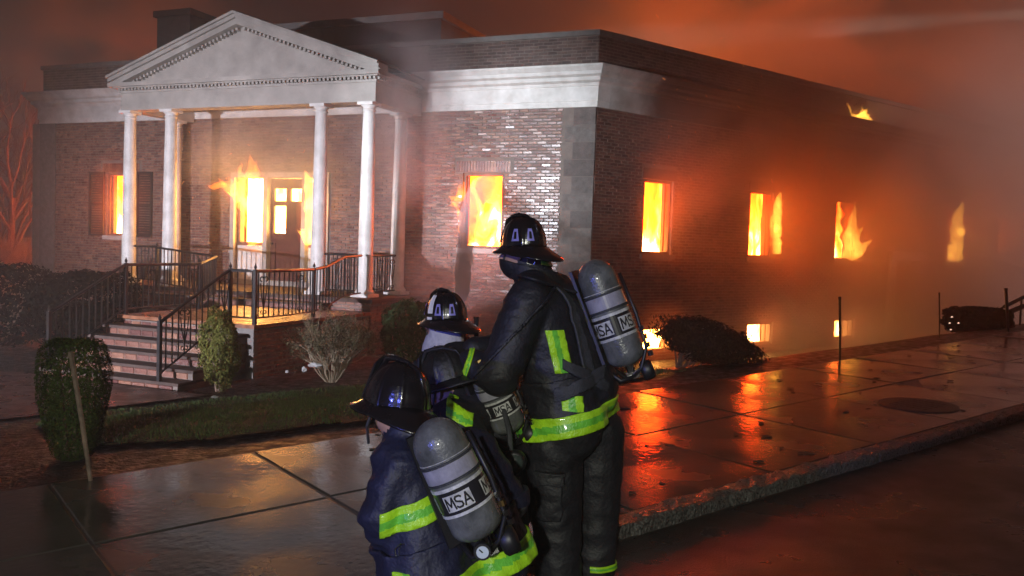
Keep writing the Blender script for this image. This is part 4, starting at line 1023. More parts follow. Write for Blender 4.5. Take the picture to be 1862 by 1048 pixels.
def capsule(b, p1, r1, p2, r2, n=14, flat=None):
    p1, p2 = Vector(p1), Vector(p2); ax = (p2 - p1); L_ = ax.length; ax.normalize()
    x = ax.orthogonal().normalized(); y = ax.cross(x); pts = []
    for k in range(5): a = math.pi / 2 * (1 - k / 4); pts.append((p1 - ax * math.sin(a) * r1, max(.002, math.cos(a) * r1)))
    for k in range(5): a = math.pi / 2 * k / 4; pts.append((p2 + ax * math.sin(a) * r2, max(.002, math.cos(a) * r2)))
    base = len(b.v)
    for c, r in pts:
        for k in range(n):
            a = 2 * math.pi * k / n; b.v.append(tuple(c + (x * math.cos(a) + y * math.sin(a)) * r))
    for i in range(len(pts) - 1):
        for k in range(n):
            q = base + i * n + k; q2 = base + i * n + (k + 1) % n; b.f.append((q, q2, q2 + n, q + n)); b.m.append(0)
    b.f.append(tuple(base + k for k in reversed(range(n)))); e = base + (len(pts) - 1) * n; b.f.append(tuple(e + k for k in range(n))); b.m += [0, 0]
def body(name, caps, mats, parent, voxel=.013, fold=.010, seed=0, smooth=5):
    """caps: (p1, r1, p2, r2, material index): one continuous skin over all of them"""
    b = MB()
    for p1, r1, p2, r2, mi in caps: capsule(b, p1, r1, p2, r2)
    me = remesh(b, voxel, smooth, name)
    me.materials.clear()
    for m in mats: me.materials.append(m)
    nv = len(me.vertices); co = np.empty(nv * 3); me.vertices.foreach_get('co', co); co = co.reshape(-1, 3)
    def dist(P):
        D = []
        for p1, r1, p2, r2, mi in caps:
            a = np.array(p1); d = np.array(p2) - a; t = np.clip(((P - a) @ d) / max(1e-9, d @ d), 0, 1)
            D.append(np.linalg.norm(P - a - t[:, None] * d, axis=1) - (r1 + (r2 - r1) * t))
        return np.array(D)
    idx = np.array([c[4] for c in caps])
    vm = idx[dist(co).argmin(0)]
    no_ = np.empty(nv * 3); me.vertices.foreach_get('normal', no_); no_ = no_.reshape(-1, 3); out_ = co.copy()
    for i in range(nv):
        if vm[i] == 1: continue
        c = Vector(co[i]); k = fold * (.9 if vm[i] == 0 else .5)
        w = Vector((c.x * 5 + mnoise.noise(c * 4) * 1.5, c.y * 5, c.z * 10 + seed + mnoise.noise(c * 3 + Vector((3, 0, 0))) * 1.5))
        r_ = 1 - abs(mnoise.noise(w)) * 2.2
        d = k * r_ * .9 + k * .28 * (1 - 2.4 * abs(mnoise.noise(Vector((c.x * 11, c.y * 11, c.z * 19 + seed)))))
        out_[i] = co[i] + no_[i] * (d - k * .4)
    me.vertices.foreach_set('co', out_.ravel())
    npol = len(me.polygons); pc = np.empty(npol * 3); me.polygons.foreach_get('center', pc)
    me.polygons.foreach_set('material_index', idx[dist(pc.reshape(-1, 3)).argmin(0)].astype(np.int32)); me.polygons.foreach_set('use_smooth', [True] * npol); me.update()
    return link(name, me, parent)
def strip(name, src, co, no, w, mats, parent, keep=(), lift=.006, two=True, axis=None):
    """a band of cloth that follows the body between two parallel cuts; keep: half spaces (point, normal) to stay inside"""
    bm_ = bmesh.new(); bm_.from_mesh(src.data); no = Vector(no).normalized(); co = Vector(co)
    def cut(c, n_, clear=True):
        g = bm_.verts[:] + bm_.edges[:] + bm_.faces[:]
        bmesh.ops.bisect_plane(bm_, geom=g, plane_co=c, plane_no=n_, clear_outer=clear, clear_inner=False)
    cut(co + no * w / 2, no); cut(co - no * w / 2, -no)
    for c, n_ in keep: cut(Vector(c), -Vector(n_))
    if two: cut(co + no * w / 6, no, False); cut(co - no * w / 6, no, False)
    isl = []; left = set(bm_.faces)
    while left:
        st = [left.pop()]; cur = [st[0]]
        while st:
            f_ = st.pop()
            for e_ in f_.edges:
                for g_ in e_.link_faces:
                    if g_ in left: left.discard(g_); st.append(g_); cur.append(g_)
        isl.append(cur)
    isl.sort(key=len); small = [f_ for c_ in isl[:-1] for f_ in c_]
    if small: bmesh.ops.delete(bm_, geom=small, context='FACES')
    bm_.normal_update()
    for v in bm_.verts:
        if axis is None: v.co = v.co + v.normal * lift
        else:
            d = v.co - Vector(axis); d.z = 0; v.co = v.co + d.normalized() * lift
    me = bpy.data.meshes.new(name)
    bmesh.ops.solidify(bm_, geom=bm_.faces[:], thickness=lift * .8)
    bm_.to_mesh(me); bm_.free(); me.materials.clear()
    for m in mats: me.materials.append(m)
    if len(mats) > 1: 
        for p in me.polygons: p.material_index = 1 if abs((p.center - co).dot(no)) < w / 6 else 0
    else:
        for p in me.polygons: p.material_index = 0
    me.polygons.foreach_set('use_smooth', [True] * len(me.polygons))
    return link(name, me, parent)
def helmet(parent, c, fwd, up, s=1.0, m=M_HELM, rear=.245, marks=(), tape=None, crest=True, droop=.022):
    """fire helmet: ribbed dome, flared brim longest behind, front shield, crest"""
    c = Vector(c); up = Vector(up).normalized(); f = Vector(fwd); f = (f - up * f.dot(up)).normalized(); l = up.cross(f)
    def dome(a, e, off=0.0):    # a: azimuth from front, e: 0 rim .. 1 top
        rib = .006 * max(0, math.cos(a * 8)) ** 14 * (1 - e) ** .2
        el = e * math.pi / 2; rr = math.cos(el) ** .8
        rx, ry, h = (.128 + rib + off) * s, (.108 + rib + off) * s, (.158 + rib + off) * s
        return c + f * (math.cos(a) * rx * rr) + l * (math.sin(a) * ry * rr) + up * (h * math.sin(el) ** .92)
    b = MB(); na, ne = 96, 16
    for i in range(ne + 1):
        for k in range(na): b.v.append(tuple(dome(2 * math.pi * k / na, min(.999, i / ne))))
    for i in range(ne):
        for k in range(na): q = i * na + k; q2 = i * na + (k + 1) % na; b.f.append((q, q2, q2 + na, q + na)); b.m.append(0)
    b.f.append(tuple(ne * na + k for k in range(na)))
    b.m.append(0); h = b.build('helmet', m, parent, smooth=True)
    b = MB(); na = 48; prof = [(0.0, 0.012), (.25, .004), (.6, -.006), (1.0, -.012), (1.0, -.020), (.6, -.016), (.2, -.008), (-.15, -.004)]
    for k in range(na):
        a = 2 * math.pi * k / na; ca, sa = math.cos(a), math.sin(a)
        back = max(0, -ca) ** 1.6; ext = .042 + .075 * back * (rear / .245) + .028 * max(0, ca) ** 2
        for q, z in prof:
            r_ = 1.0
            p = c + f * (ca * (.126 * s + ext * q * s)) + l * (sa * (.106 * s + ext * q * s * .9)) + up * (s * (z - q * (.010 + droop * back) + .004 * math.sin(a * 3)))
            b.v.append(tuple(p))
    n = len(prof)
    for k in range(na):
        for j in range(n): q = k * n + j; q2 = ((k + 1) % na) * n + j; j1 = (j + 1) % n; b.f.append((k * n + j, ((k + 1) % na) * n + j, ((k + 1) % na) * n + j1, k * n + j1)); b.m.append(0)
    b.build('brim', m, h, smooth=True)
    if crest:
        b = MB(); b.tube([dome(0, .15, .01), dome(0, .5, .013), dome(0, .72, .022), dome(0, .88, .012), dome(math.pi, .93, .005), dome(math.pi, .6, .005), dome(math.pi, .2, .004)], [.008 * s, .010 * s, .014 * s, .012 * s, .008 * s, .007 * s, .005 * s], 8); b.build('crest', m, h, smooth=True)
        b = MB(); b.prism([dome(-.36, .02, .02), dome(.36, .02, .02), dome(.30, .55, .03), dome(0, .68, .035), dome(-.30, .55, .03)], f * .008); b.build('front_shield', M_RUBBER, h)
    def patch(a0, a1, e0, e1, off, a0t=None, a1t=None):
        b = MB(); nn_ = 6
        for i in range(nn_ + 1):
            e = e0 + (e1 - e0) * i / nn_; u0 = a0 + ((a0t if a0t is not None else a0) - a0) * i / nn_; u1 = a1 + ((a1t if a1t is not None else a1) - a1) * i / nn_
            for k in range(nn_ + 1): b.v.append(tuple(dome(u0 + (u1 - u0) * k / nn_, e, off)))
        for i in range(nn_):
            for k in range(nn_): q = i * (nn_ + 1) + k; b.f.append((q, q + 1, q + nn_ + 2, q + nn_ + 1)); b.m.append(0)
        return b
    for a in marks:
        w = .17
        mk = patch(a - w, a + w, .10, .36, .0075, a - w * .55, a + w * .55).build('marker', M_MARK, h)
        patch(a - w * .38, a + w * .38, .14, .29, .0088, a - w * .3, a + w * .3).build('marker_cutout', m, h)
    if tape:
        patch(tape[0] - .13, tape[0] + .13, .14, .62, .0095).build('tape', M_TAPE, h); patch(tape[0] - .16, tape[0] + .10, .02, .07, .0095).build('tape', M_TAPE, h)
    b = MB(); b.tube([c + l * .10 * s - up * .01 + f * .02, c + l * .095 * s - up * .08 * s + f * .045, c + l * .05 * s - up * .15 * s + f * .07], .006, 6); b.build('chin_strap', M_STRAP, h)
    b = MB(); b.lathe([(.10 * s, -.035 * s), (.112 * s, -.03 * s), (.112 * s, .012 * s), (.10 * s, .012 * s)], lambda x, y, z: c + f * x * 1.12 + l * y * .96 + up * z, 28); b.build('liner', M_RUBBER, h)
    return h
STROKES = {'M': [[(0, 0), (.08, 1)], [(.08, 1), (.42, .25)], [(.42, .25), (.76, 1)], [(.76, 1), (.84, 0)]],
           'S': [[(.66, .84), (.52, .96), (.2, .96), (.06, .82), (.1, .6), (.36, .5), (.6, .4), (.64, .18), (.5, .04), (.18, .04), (.02, .16)]],
           'A': [[(0, 0), (.36, 1)], [(.36, 1), (.72, 0)], [(.14, .34), (.58, .34)]]}
def stroke_text(b, txt, put, wid, hgt):
    adv = {'M': .98, 'S': .82, 'A': .76}; tot = sum(adv[c] for c in txt) - .06; x0 = -tot / 2; sx = wid / tot; lay = 0
    for c in txt:
        for ln in STROKES[c]:
            for i in range(len(ln) - 1):
                lay += 1; a = Vector((ln[i][0], ln[i][1])); d_ = Vector((ln[i + 1][0], ln[i + 1][1])); t_ = (d_ - a).normalized(); nn_ = Vector((-t_.y, t_.x)) * .085; a = a - t_ * .05; d_ = d_ + t_ * .05
                for k in range(3):
                    p, q = a.lerp(d_, k / 3), a.lerp(d_, (k + 1) / 3)
                    b.poly([put((x0 + v.x) * sx, (v.y - .5) * hgt, .0010 + lay * .00003) for v in (p - nn_, q - nn_, q + nn_, p + nn_)])
        x0 += adv[c]
def airpack(label, top, bot, rad, view, back, az=(0,), gauge=True, group='air cylinders on the crew', brass=False):
    """air cylinder on a harness plate: domed cylinder, bands, lettered label, valve, gauge, hoses"""
    top, bot = Vector(top), Vector(bot); ax = (bot - top); Ln = ax.length; ax.normalize()
    v = Vector(view); v = (v - ax * v.dot(ax)).normalized(); w = ax.cross(v)        # v: towards the viewer, w: sideways
    t = thing('breathing_apparatus', label, 'air tank', bot, group)
    def fr(x, y, h): return top + ax * h + v * x + w * y
    prof = [(.006, 0)]
    for k in range(1, 9): a = math.pi / 2 * k / 8; prof.append((rad * math.sin(a), rad * 1.05 * (1 - math.cos(a))))
    h1 = Ln - rad * .8
    prof += [(rad, h1 * .55), (rad, h1)]
    for k in range(1, 9): a = math.pi / 2 * k / 8; prof.append((rad * math.cos(a) * (1 - .0 * k) + .018 * (k / 8), h1 + rad * .72 * math.sin(a)))
    b = MB(); b.lathe(prof, fr, 48); cyl = b.build('cylinder', M_TANK, t, smooth=True)
    def ring(name, h0, h1_, r_, m, lob=0):
        b = MB(); b.lathe([(rad * .97, h0), (r_, h0 + .002), (r_, h1_ - .002), (rad * .97, h1_)], fr, 48); return b.build(name, m, cyl, smooth=False)
    k = Ln / .52
    ring('pale_band', .17 * k, .235 * k, rad + .002, M_TANKL); ring('clamp_strap', .160 * k, .172 * k, rad + .005, M_STRAP); ring('white_line', .150 * k, .156 * k, rad + .002, M_TANKW); ring('clamp_strap', .234 * k, .246 * k, rad + .005, M_STRAP)
    ring('dark_label', .262 * k, .372 * k, rad + .0015, M_TANKD); ring('white_line', .255 * k, .272 * k, rad + .003, M_TANKW); ring('white_line', .362 * k, .378 * k, rad + .003, M_TANKW)
    R2 = rad + .0035; hc = .318 * k; lh = .066 * k
    def onc(x, y, lift, a0): # x round the cylinder, y up the axis
        a = a0 - x / R2; return fr(math.cos(a) * (R2 + lift), math.sin(a) * (R2 + lift), hc - y)
    for a0 in az:
        b = MB(); n_ = 10; W2 = .060 * k
        for i in range(n_ + 1):
            x = -W2 + 2 * W2 * i / n_; b.v += [tuple(onc(x, -lh / 2, 0, a0)), tuple(onc(x, lh / 2, 0, a0))]
        for i in range(n_): q = 2 * i; b.f.append((q, q + 2, q + 3, q + 1)); b.m.append(0)
        lg = b.build('logo_plate', M_TANKW, cyl, fix=False)
        b = MB(); stroke_text(b, 'MSA', lambda x, y, z: onc(x, y, z, a0), W2 * 1.75, lh * .72); b.build('lettering', M_TANKD, cyl, fix=False)
    # valve, knob, hoses, gauge
    e = fr(0, 0, Ln)
    b = MB(); b.tube([fr(0, 0, Ln - .01), fr(0, 0, Ln + .035)], [.022, .018], 12); b.quadbox(lambda x, y, z: fr(x, y, z), -.022, .022, -.03, .03, Ln + .028, Ln + .06); vl = b.build('valve', M_CHROME, t)
    b = MB(); b.lathe([(.016, -.03), (.044, -.026), (.05, -.008), (.05, .02), (.04, .03), (.014, .032)], lambda x, y, z: fr(x * .9, -.075 + z, Ln + .044 + y), 18); b.build('valve_knob', M_RUBBER, vl, smooth=True)
    bk = Vector(back).normalized()      # from wearer towards the cylinder
    pl0, pl1 = fr(0, 0, .06) - bk * (rad + .02), fr(0, 0, Ln + .02) - bk * (rad + .015); sd = ax.cross(bk).normalized()
    b = MB(); b.prism([pl0 - sd * .07, pl0 + sd * .07, pl1 + sd * .10, pl1 - sd * .10], bk * .016); b.build('backplate', M_RUBBER, t)
    for q in (-1, 1):
        b = MB(); b.tube([pl1 + sd * q * .05, pl1 + ax * .05 + sd * q * .05 + bk * .05, e + ax * .05 + sd * q * .03, e + ax * .04], .011, 7); b.build('hose', M_RUBBER, t, smooth=True)
    b = MB(); pA = fr(rad * .25, -rad - .02, .12); b.tube([fr(.02, -rad - .015, .10 * k), fr(.03, -rad - .022, .3 * k), fr(.03, -rad - .012, .46 * k), fr(.03, -.05, Ln + .02), fr(.02, 0, Ln + .05)], .009, 7); b.build('hose', M_RUBBER, t, smooth=True)
    for hh in (.36, .40, .44, .48):
        b = MB(); b.tube([fr(.035, -rad - .02, hh * k), fr(.035, -rad - .018, (hh + .022) * k)], .0135, 9); b.build('hose_fitting', M_CHROME if hh != .40 else M_BRASS, t)
    if gauge:
        g0 = fr(.055, .012, Ln + .02); b = MB(); b.lathe([(.004, 0), (.028, 0), (.031, .006), (.031, .02), (.02, .026)], lambda x, y, z: g0 + w * x + ax * y - v * z + v * .02, 18); gg = b.build('gauge', M_RUBBER, t)
        b = MB(); b.lathe([(.002, .002), (.021, .002), (.021, 0), (.002, 0)], lambda x, y, z: g0 + w * x + ax * y + v * (z + .021), 18); b.build('gauge_face', M_GAUGE, gg)
        b = MB(); b.tube([g0 + v * .025, g0 + v * .025 - ax * .014 + w * .006], .0022, 5); b.build('needle', M_RUBBER, gg)
    if brass:
        b = MB(); b.tube([fr(.05, .0, -.03), fr(.05, 0, .05)], [.025, .035], 10); b.build('regulator', M_BRASS, t)
    return t
def buckle(parent, c, x, y, s=.03):
    b = MB(); x = Vector(x).normalized(); y = Vector(y).normalized(); c = Vector(c)
    pts = [c - x * s * .8 - y * s, c + x * s * .8 - y * s, c + x * s + y * s * .3, c + x * s * .3 + y * s, c - x * s * .3 + y * s, c - x * s + y * s * .3, c - x * s * .8 - y * s]
    b.tube(pts, s * .11, 7); return b.build('buckle', M_CHROME, parent)
def glove(parent, wrist, d, palm, side, s=1.0, name='glove', curl=.9):
    """gloved hand: palm, four unequal bent fingers, a thumb from the side of the palm"""
    w = Vector(wrist); d = Vector(d).normalized(); pn = Vector(palm); pn = (pn - d * pn.dot(d)).normalized(); x = d.cross(pn) * side
    b = MB(); caps = []
    for q in (-.03, -.01, .01, .03): capsule(b, w + x * q * .8 * s, .022 * s, w + d * .085 * s + x * q * 1.05 * s, .017 * s)
    for q, ln in ((-.036, .062), (-.012, .075), (.012, .070), (.035, .055)):
        p = w + d * .09 * s + x * q * s; dd = d.copy(); ln *= s
        for seg in range(3):
            ang = curl * (.35 + .35 * seg); dd = (d * math.cos(ang) + pn * math.sin(ang)).normalized(); p2 = p + dd * ln * (.45, .32, .25)[seg]
            capsule(b, p, .0125 * s, p2, .0115 * s, 8); p = p2
    p = w + d * .02 * s - x * .035 * s; p2 = p + (d * .6 - x * .75 + pn * .25).normalized() * .045 * s; p3 = p2 + (d * .7 + pn * .7 + x * .1).normalized() * .035 * s
    capsule(b, p, .017 * s, p2, .014 * s, 8); capsule(b, p2, .014 * s, p3, .012 * s, 8)
    me = remesh(b, .006, 2, name); me.materials.clear(); me.materials.append(M_RUBBER); me.polygons.foreach_set('use_smooth', [True] * len(me.polygons)); return link(name, me, parent)
def face(parent, c, f, up, s=1.0, seen=True):
    """ears, nose and eyes on a head"""
    c = Vector(c); f = Vector(f).normalized(); up = Vector(up).normalized(); l = up.cross(f)
    for q in (-1, 1):
        b = MB(); e0 = c + l * q * .078 * s - f * .005
        for k in range(10):
            a = k / 9 * 5.2 - 2.3; 
        pts = [e0 + up * (.028 * math.cos(a)) * s + (-f * .5 + l * q * .6) * (.016 * math.sin(a) + .008) * s for a in [i / 11 * 2 * math.pi for i in range(12)]]
        b.tube(pts, .0065 * s, 6); capsule(b, e0 - up * .015 * s, .009 * s, e0 + up * .012 * s + l * q * .006, .010 * s, 8); b.build('ear', M_SKIN, parent, smooth=True)
        b = MB(); b.lathe([(.001, -.010), (.008, -.006), (.010, 0), (.008, .006), (.001, .010)], lambda x, y, z: c + f * (.082 * s + x * .4) + l * (q * .032 * s + y) + up * (.012 + z), 10); b.build('eye', M_TAPE, parent, smooth=True)
    b = MB(); capsule(b, c + f * .085 * s + up * .012, .009 * s, c + f * .105 * s - up * .022 * s, .014 * s, 8); b.build('nose', M_SKIN, parent, smooth=True)
    b = MB(); b.tube([c + f * .078 * s - up * .055 * s - l * .022, c + f * .09 * s - up * .053 * s, c + f * .078 * s - up * .055 * s + l * .022], [.004, .007, .004], 6); b.build('mouth', mat('lips', (.35, .14, .12), .5), parent, smooth=True)

LIM = [M_LIMEY, M_LIMEG]
# --- the standing firefighter
fA = Vector((-.95, .31, 0)); lA = Vector((-.31, -.95, 0))        # forward, and his left (towards the camera)
A0 = 4.15
def PA(px, py, l=0.0): return at(px, py, A0) + lA * l
PAt = thing('person', 'standing firefighter in black turnout coat with one grey air tank, tallest of the crew', 'person', PA(1045, 1108), 'fire crew at the kerb')
nk = PA(968, 492)
capsA = []
for l in (-.12, .12):
    capsA += [(PA(1042, 745, l), .165, PA(1015, 650, l), .15, 0), (PA(1015, 650, l), .15, PA(992, 565, l), .15, 0), (PA(992, 565, l * 1.15), .14, PA(985, 535, l * 1.3), .10, 0), (PA(1042, 770, l), .17, PA(1044, 752, l), .165, 0)]
capsA += [(PA(1040, 700), .2, PA(998, 580), .185, 0), (PA(985, 545), .13, nk, .092, 0), (nk, .095, PA(962, 476), .088, 0)]
capsA += [(PA(984, 545, .22), .108, PA(944, 668, .30), .098, 0), (PA(944, 668, .30), .098, PA(884, 652, .22), .066, 0)]          # near arm
capsA += [(PA(972, 545, -.22), .10, PA(915, 640, -.30), .09, 0), (PA(915, 640, -.30), .09, PA(848, 640, -.10), .062, 0)]
capsA += [(PA(1016, 795, .12), .15, PA(1022, 925, .12), .122, 0), (PA(1022, 925, .12), .122, PA(1028, 1075, .12), .112, 0)]
capsA += [(PA(1072, 795, -.12), .148, PA(1076, 920, -.12), .118, 0), (PA(1076, 920, -.12), .118, PA(1070, 1062, -.12), .105, 0)]
footA = PA(1022, 1100, .10); footA2 = PA(1082, 1090, -.10)
zr = -.03
for fp in (footA, footA2):
    p = Vector((fp.x, fp.y, zr + .05)); capsA += [(p - fA * .04, .05, p + fA * .17, .045, 2), (p, .055, p + Z * .12, .08, 2)]
hcA = PA(950, 462)
capsA += [(hcA + Z * .02, .088, hcA - Z * .035 + fA * .022, .076, 1), (hcA - Z * .05, .062, nk, .066, 1)]
bA = body('body', capsA, [M_COAT, M_SKIN, M_RUBBER], PAt, seed=1)
face(PAt, hcA, fA, Z)
fh = Vector((-.60, .80, 0)); helmet(PAt, PA(952, 450), fh, Z + Vector((-.05, .02, 0)), .93, rear=.27, marks=[.6, 2.05, 2.72, -1.2], droop=.05)
hn = Vector((-.25, 0, .97)).normalized()
tor = [(PA(940, 760, 0), (1, -.1, 0))]
strip('reflective_trim', bA, PA(1043, 750), hn, .096, LIM, PAt, lift=.036, axis=PA(1043, 750))
strip('reflective_trim', bA, PA(1032, 630, .2), Vector((.96, .1, .26)), .08, LIM, PAt, keep=[(PA(1014, 664), Z), (PA(1014, 592), -Z), (PA(1010, 640, .05), lA)], lift=.012)
strip('reflective_trim', bA, PA(1052, 712, .2), Vector((.96, .1, .15)), .085, LIM, PAt, keep=[(PA(1036, 728), Z), (PA(1036, 703), -Z), (PA(1030, 720, .05), lA)], lift=.032)
strip('reflective_trim', bA, PA(1000, 479), Vector((.2, 0, .98)), .035, LIM, PAt, keep=[(PA(982, 480), (1, 0, 0)), (PA(1000, 480, -.02), lA)], lift=.012)
strip('cuff_trim', bA, PA(880, 653, .22), Vector((-.9, -.05, .25)), .022, LIM, PAt, keep=[(PA(905, 650, .1), (-1, 0, .1)), (PA(870, 650, .05), lA)], lift=.008)
strip('cuff_trim', bA, PA(1082, 1038, -.1), Z, .03, LIM, PAt, keep=[(PA(1062, 1038, -.1), (1, 0, 0))], lift=.006)
strip('pocket', bA, PA(1022, 880, .2), Z, .22, [M_COAT], PAt, keep=[(PA(1022, 880, .14), lA), (PA(1000, 880, .1), (.95, -.31, 0)), (PA(1045, 880, .1), (-.95, .31, 0))], lift=.018, two=False)
strip('pocket_flap', bA, PA(1022, 846, .2), Z, .06, [M_COAT], PAt, keep=[(PA(1022, 880, .14), lA), (PA(998, 880, .1), (.95, -.31, 0)), (PA(1047, 880, .1), (-.95, .31, 0))], lift=.027, two=False)
strip('sleeve_seam', bA, PA(992, 560, .2), Vector((.75, 0, -.66)), .012, [M_COAT], PAt, keep=[(PA(990, 560, .12), lA)], lift=.012, two=False)
strip('collar', bA, PA(974, 503), Vector((.25, .05, .97)), .07, [M_COAT], PAt, lift=.020, two=False)
skA = strip('coat_skirt', bA, PA(1040, 716), hn, .24, [M_COAT], PAt, lift=.026, two=False, axis=PA(1043, 750))
strip('waist_strap', bA, PA(1052, 680), Vector((-.34, -.05, .93)), .055, [M_STRAP], PAt, keep=[(PA(1005, 690), (1, 0, 0)), (PA(1085, 690), (-1, 0, 0)), (PA(1010, 690, 0), lA)], lift=.034, two=False)
strip('waist_strap', bA, PA(1050, 665), Vector((.50, -.05, .86)), .04, [M_STRAP], PAt, keep=[(PA(1015, 665), (1, 0, 0)), (PA(1095, 665), (-1, 0, 0)), (PA(1010, 665, 0), lA)], lift=.030, two=False)
strip('shoulder_strap', bA, PA(1018, 520, .13), lA, .06, [M_STRAP], PAt, keep=[(PA(1018, 700), Z), (PA(1010, 640), (.95, -.31, .12))], lift=.014, two=False)
buckle(PAt, PA(1032, 694, .262), (.94, .1, .3), (-.3, 0, .95), .034)
buckle(PAt, PA(977, 473, .10), (.9, 0, -.2), (.2, 0, .9), .020)
glove(PAt, PA(872, 652, .22), Vector((-.9, .25, -.1)), Vector((.2, .9, 0)), 1)
glove(PAt, PA(846, 640, -.10), Vector((-.9, -.1, .0)), Vector((.1, .6, -.6)), -1)
airpack('grey air tank on the back of the standing firefighter', PA(1075, 474, .02), PA(1149, 664, .06), .0935, Vector((-.05, -1, .1)), Vector((.95, -.3, 0)), az=(-.86, .86, 2.4, -2.4), gauge=False)

# --- crouching firefighter with the pale hood
fB = Vector((-.86, .51, 0)); lB = Vector((-.51, -.86, 0)); B0 = 4.55
def PB(px, py, l=0.0): return at(px, py, B0) + lB * l
PBt = thing('person', 'crouching firefighter with pale hood and white tape on the helmet', 'person', PB(850, 1010), 'fire crew at the kerb')
hB = PB(806, 590); nB = PB(812, 628)
caps = [(hB + Z * .02, .088, hB - Z * .03 + fB * .02, .076, 1), (hB - Z * .04, .075, nB, .092, 3), (hB - Z * .02 - fB * .01, .088, nB + Z * .03, .10, 3), (nB + fB * .03, .10, nB - Z * .03 + fB * .05, .095, 3)]
for l in (-.13, .13):
    caps += [(PB(828, 668, l), .12, PB(842, 800, l * .8), .17, 0), (PB(842, 800, l * .8), .17, PB(850, 850, l * .7), .17, 0)]
caps += [(PB(826, 668), .13, PB(818, 640), .08, 0), (PB(822, 672, .22), .095, PB(800, 790, .30), .088, 0), (PB(800, 790, .30), .088, PB(755, 760, .16), .064, 0), (PB(825, 668, -.22), .095, PB(800, 690, -.36), .085, 0), (PB(800, 690, -.36), .085, PB(742, 632, -.48), .062, 0)]
for l in (.12, -.12):
    k = Vector((PB(800, 960, l).x, PB(800, 960, l).y, .12 if l > 0 else .42)) + fB * .1; an = Vector((PB(850, 1000, l).x, PB(850, 1000, l).y, 0.02)) - fB * (.3 if l > 0 else -.12)
    caps += [(PB(850, 870, l), .14, k, .11, 0), (k, .105, an + Z * .1, .08, 0), (an + Z * .05, .055, an + fB * .16 + Z * .03, .045, 2)]
bB = body('body', caps, [M_COAT, M_SKIN, M_RUBBER, M_HOOD], PBt, seed=4, fold=.012)
face(PBt, hB, fB, Z)
helmet(PBt, PB(811, 582), Vector((-.60, .80, 0)), Z + fB * .06, .95, rear=.25, droop=.04, marks=[.8, 2.12, 2.80, -2.0], tape=(1.72,))
glove(PBt, PB(752, 760, .16), fB, Vector((0, 1, -.3)), 1); gB = PB(742, 632, -.48); glove(PBt, gB, fB, Vector((0, -.6, -.6)), -1)
nz0 = gB + fB * .12; nz1 = nz0 + Vector((.07, .52, .16))
b = MB(); b.tube([nz0 - Vector((.02, .22, .08)), nz0, nz0.lerp(nz1, .5), nz1], [.032, .030, .028, .020], 12); t = b.build('hose_nozzle', M_RUBBER, None); tag(t, 'black hose nozzle held out in front of the crouching crew', 'nozzle')
b = MB(); b.tube([nz1 - (nz1 - nz0) * .12, nz1 + (nz1 - nz0) * .02], [.030, .027], 14); b.build('nozzle_tip', M_BRASS, t)
hs = nz0 - Vector((.02, .22, .08)); cyv = [hs, hs + Vector((-.02, -.25, -.25)), Vector((hs.x + .05, hs.y - .6, .25)), Vector((.08, 3.75, .02)), Vector((.25, 3.0, -.02)), Vector((.15, 2.0, -.03)), Vector((.5, .5, -.05)), Vector((.6, -2, -.08))]
def spline(P, n=10):
    o_ = []
    for i in range(len(P) - 1):
        p0, p1, p2, p3 = P[max(0, i - 1)], P[i], P[i + 1], P[min(len(P) - 1, i + 2)]
        for k in range(n):
            t_ = k / n; o_.append(.5 * ((2 * p1) + (p2 - p0) * t_ + (2 * p0 - 5 * p1 + 4 * p2 - p3) * t_ ** 2 + (3 * p1 - p0 - 3 * p2 + p3) * t_ ** 3))
    return o_ + [P[-1]]
b = MB(); b.tube(spline(cyv), .03, 10); tag(b.build('fire_hose', mat('grey jacketed hose', (.10, .10, .095), .7, .3, 40, .4, 150), smooth=True), 'grey fire hose running back from the nozzle between the crew', 'hose')
# pole of a tool standing behind the crouching one
b = MB(); p0 = at(866, 622, 4.75); p1 = at(866, 578, 4.75); pb = Vector((p0.x, p0.y, .3)); b.tube([pb, p0, p1], .013, 8); t = b.build('tool_pole', M_COATB); tag(t, 'dark blue upright pole behind the crouching firefighter', 'tool')
b = MB(); b.tube([p1 - Z * .004, p1 + Z * .006], .016, 8); b.build('pole_cap', M_RUBBER, t)
# water jet
JP = spline([nz1, nz1 + (at(841, 520, 9.0) - nz1) * .4, at(841, 520, 9.0), at(843, 478, 11.8), at(848, 432, 14.2), at(856, 385, 16.5), at(874, 348, 18.2), at(900, 345, 19.2)], 6)
b = MB(); n_ = len(JP); rs = []
for i_, p in enumerate(JP):
    q = i_ / (n_ - 1); rs.append((.016 + .20 * q ** .9 + .10 * q ** 3) * (1 + .25 * mnoise.noise(p * 2.5))); JP[i_] = p + Vector((mnoise.noise(p * 1.1), 0, mnoise.noise(p * 1.1 + Vector((7, 0, 0))))) * .05 * q
b.tube(JP, rs, 18); tag(b.build('water_jet', vol_smoke('water spray', 1.3, (.86, .82, .92), .1), smooth=True), 'grey jet of water spraying up into the right front window', 'water', kind='stuff')

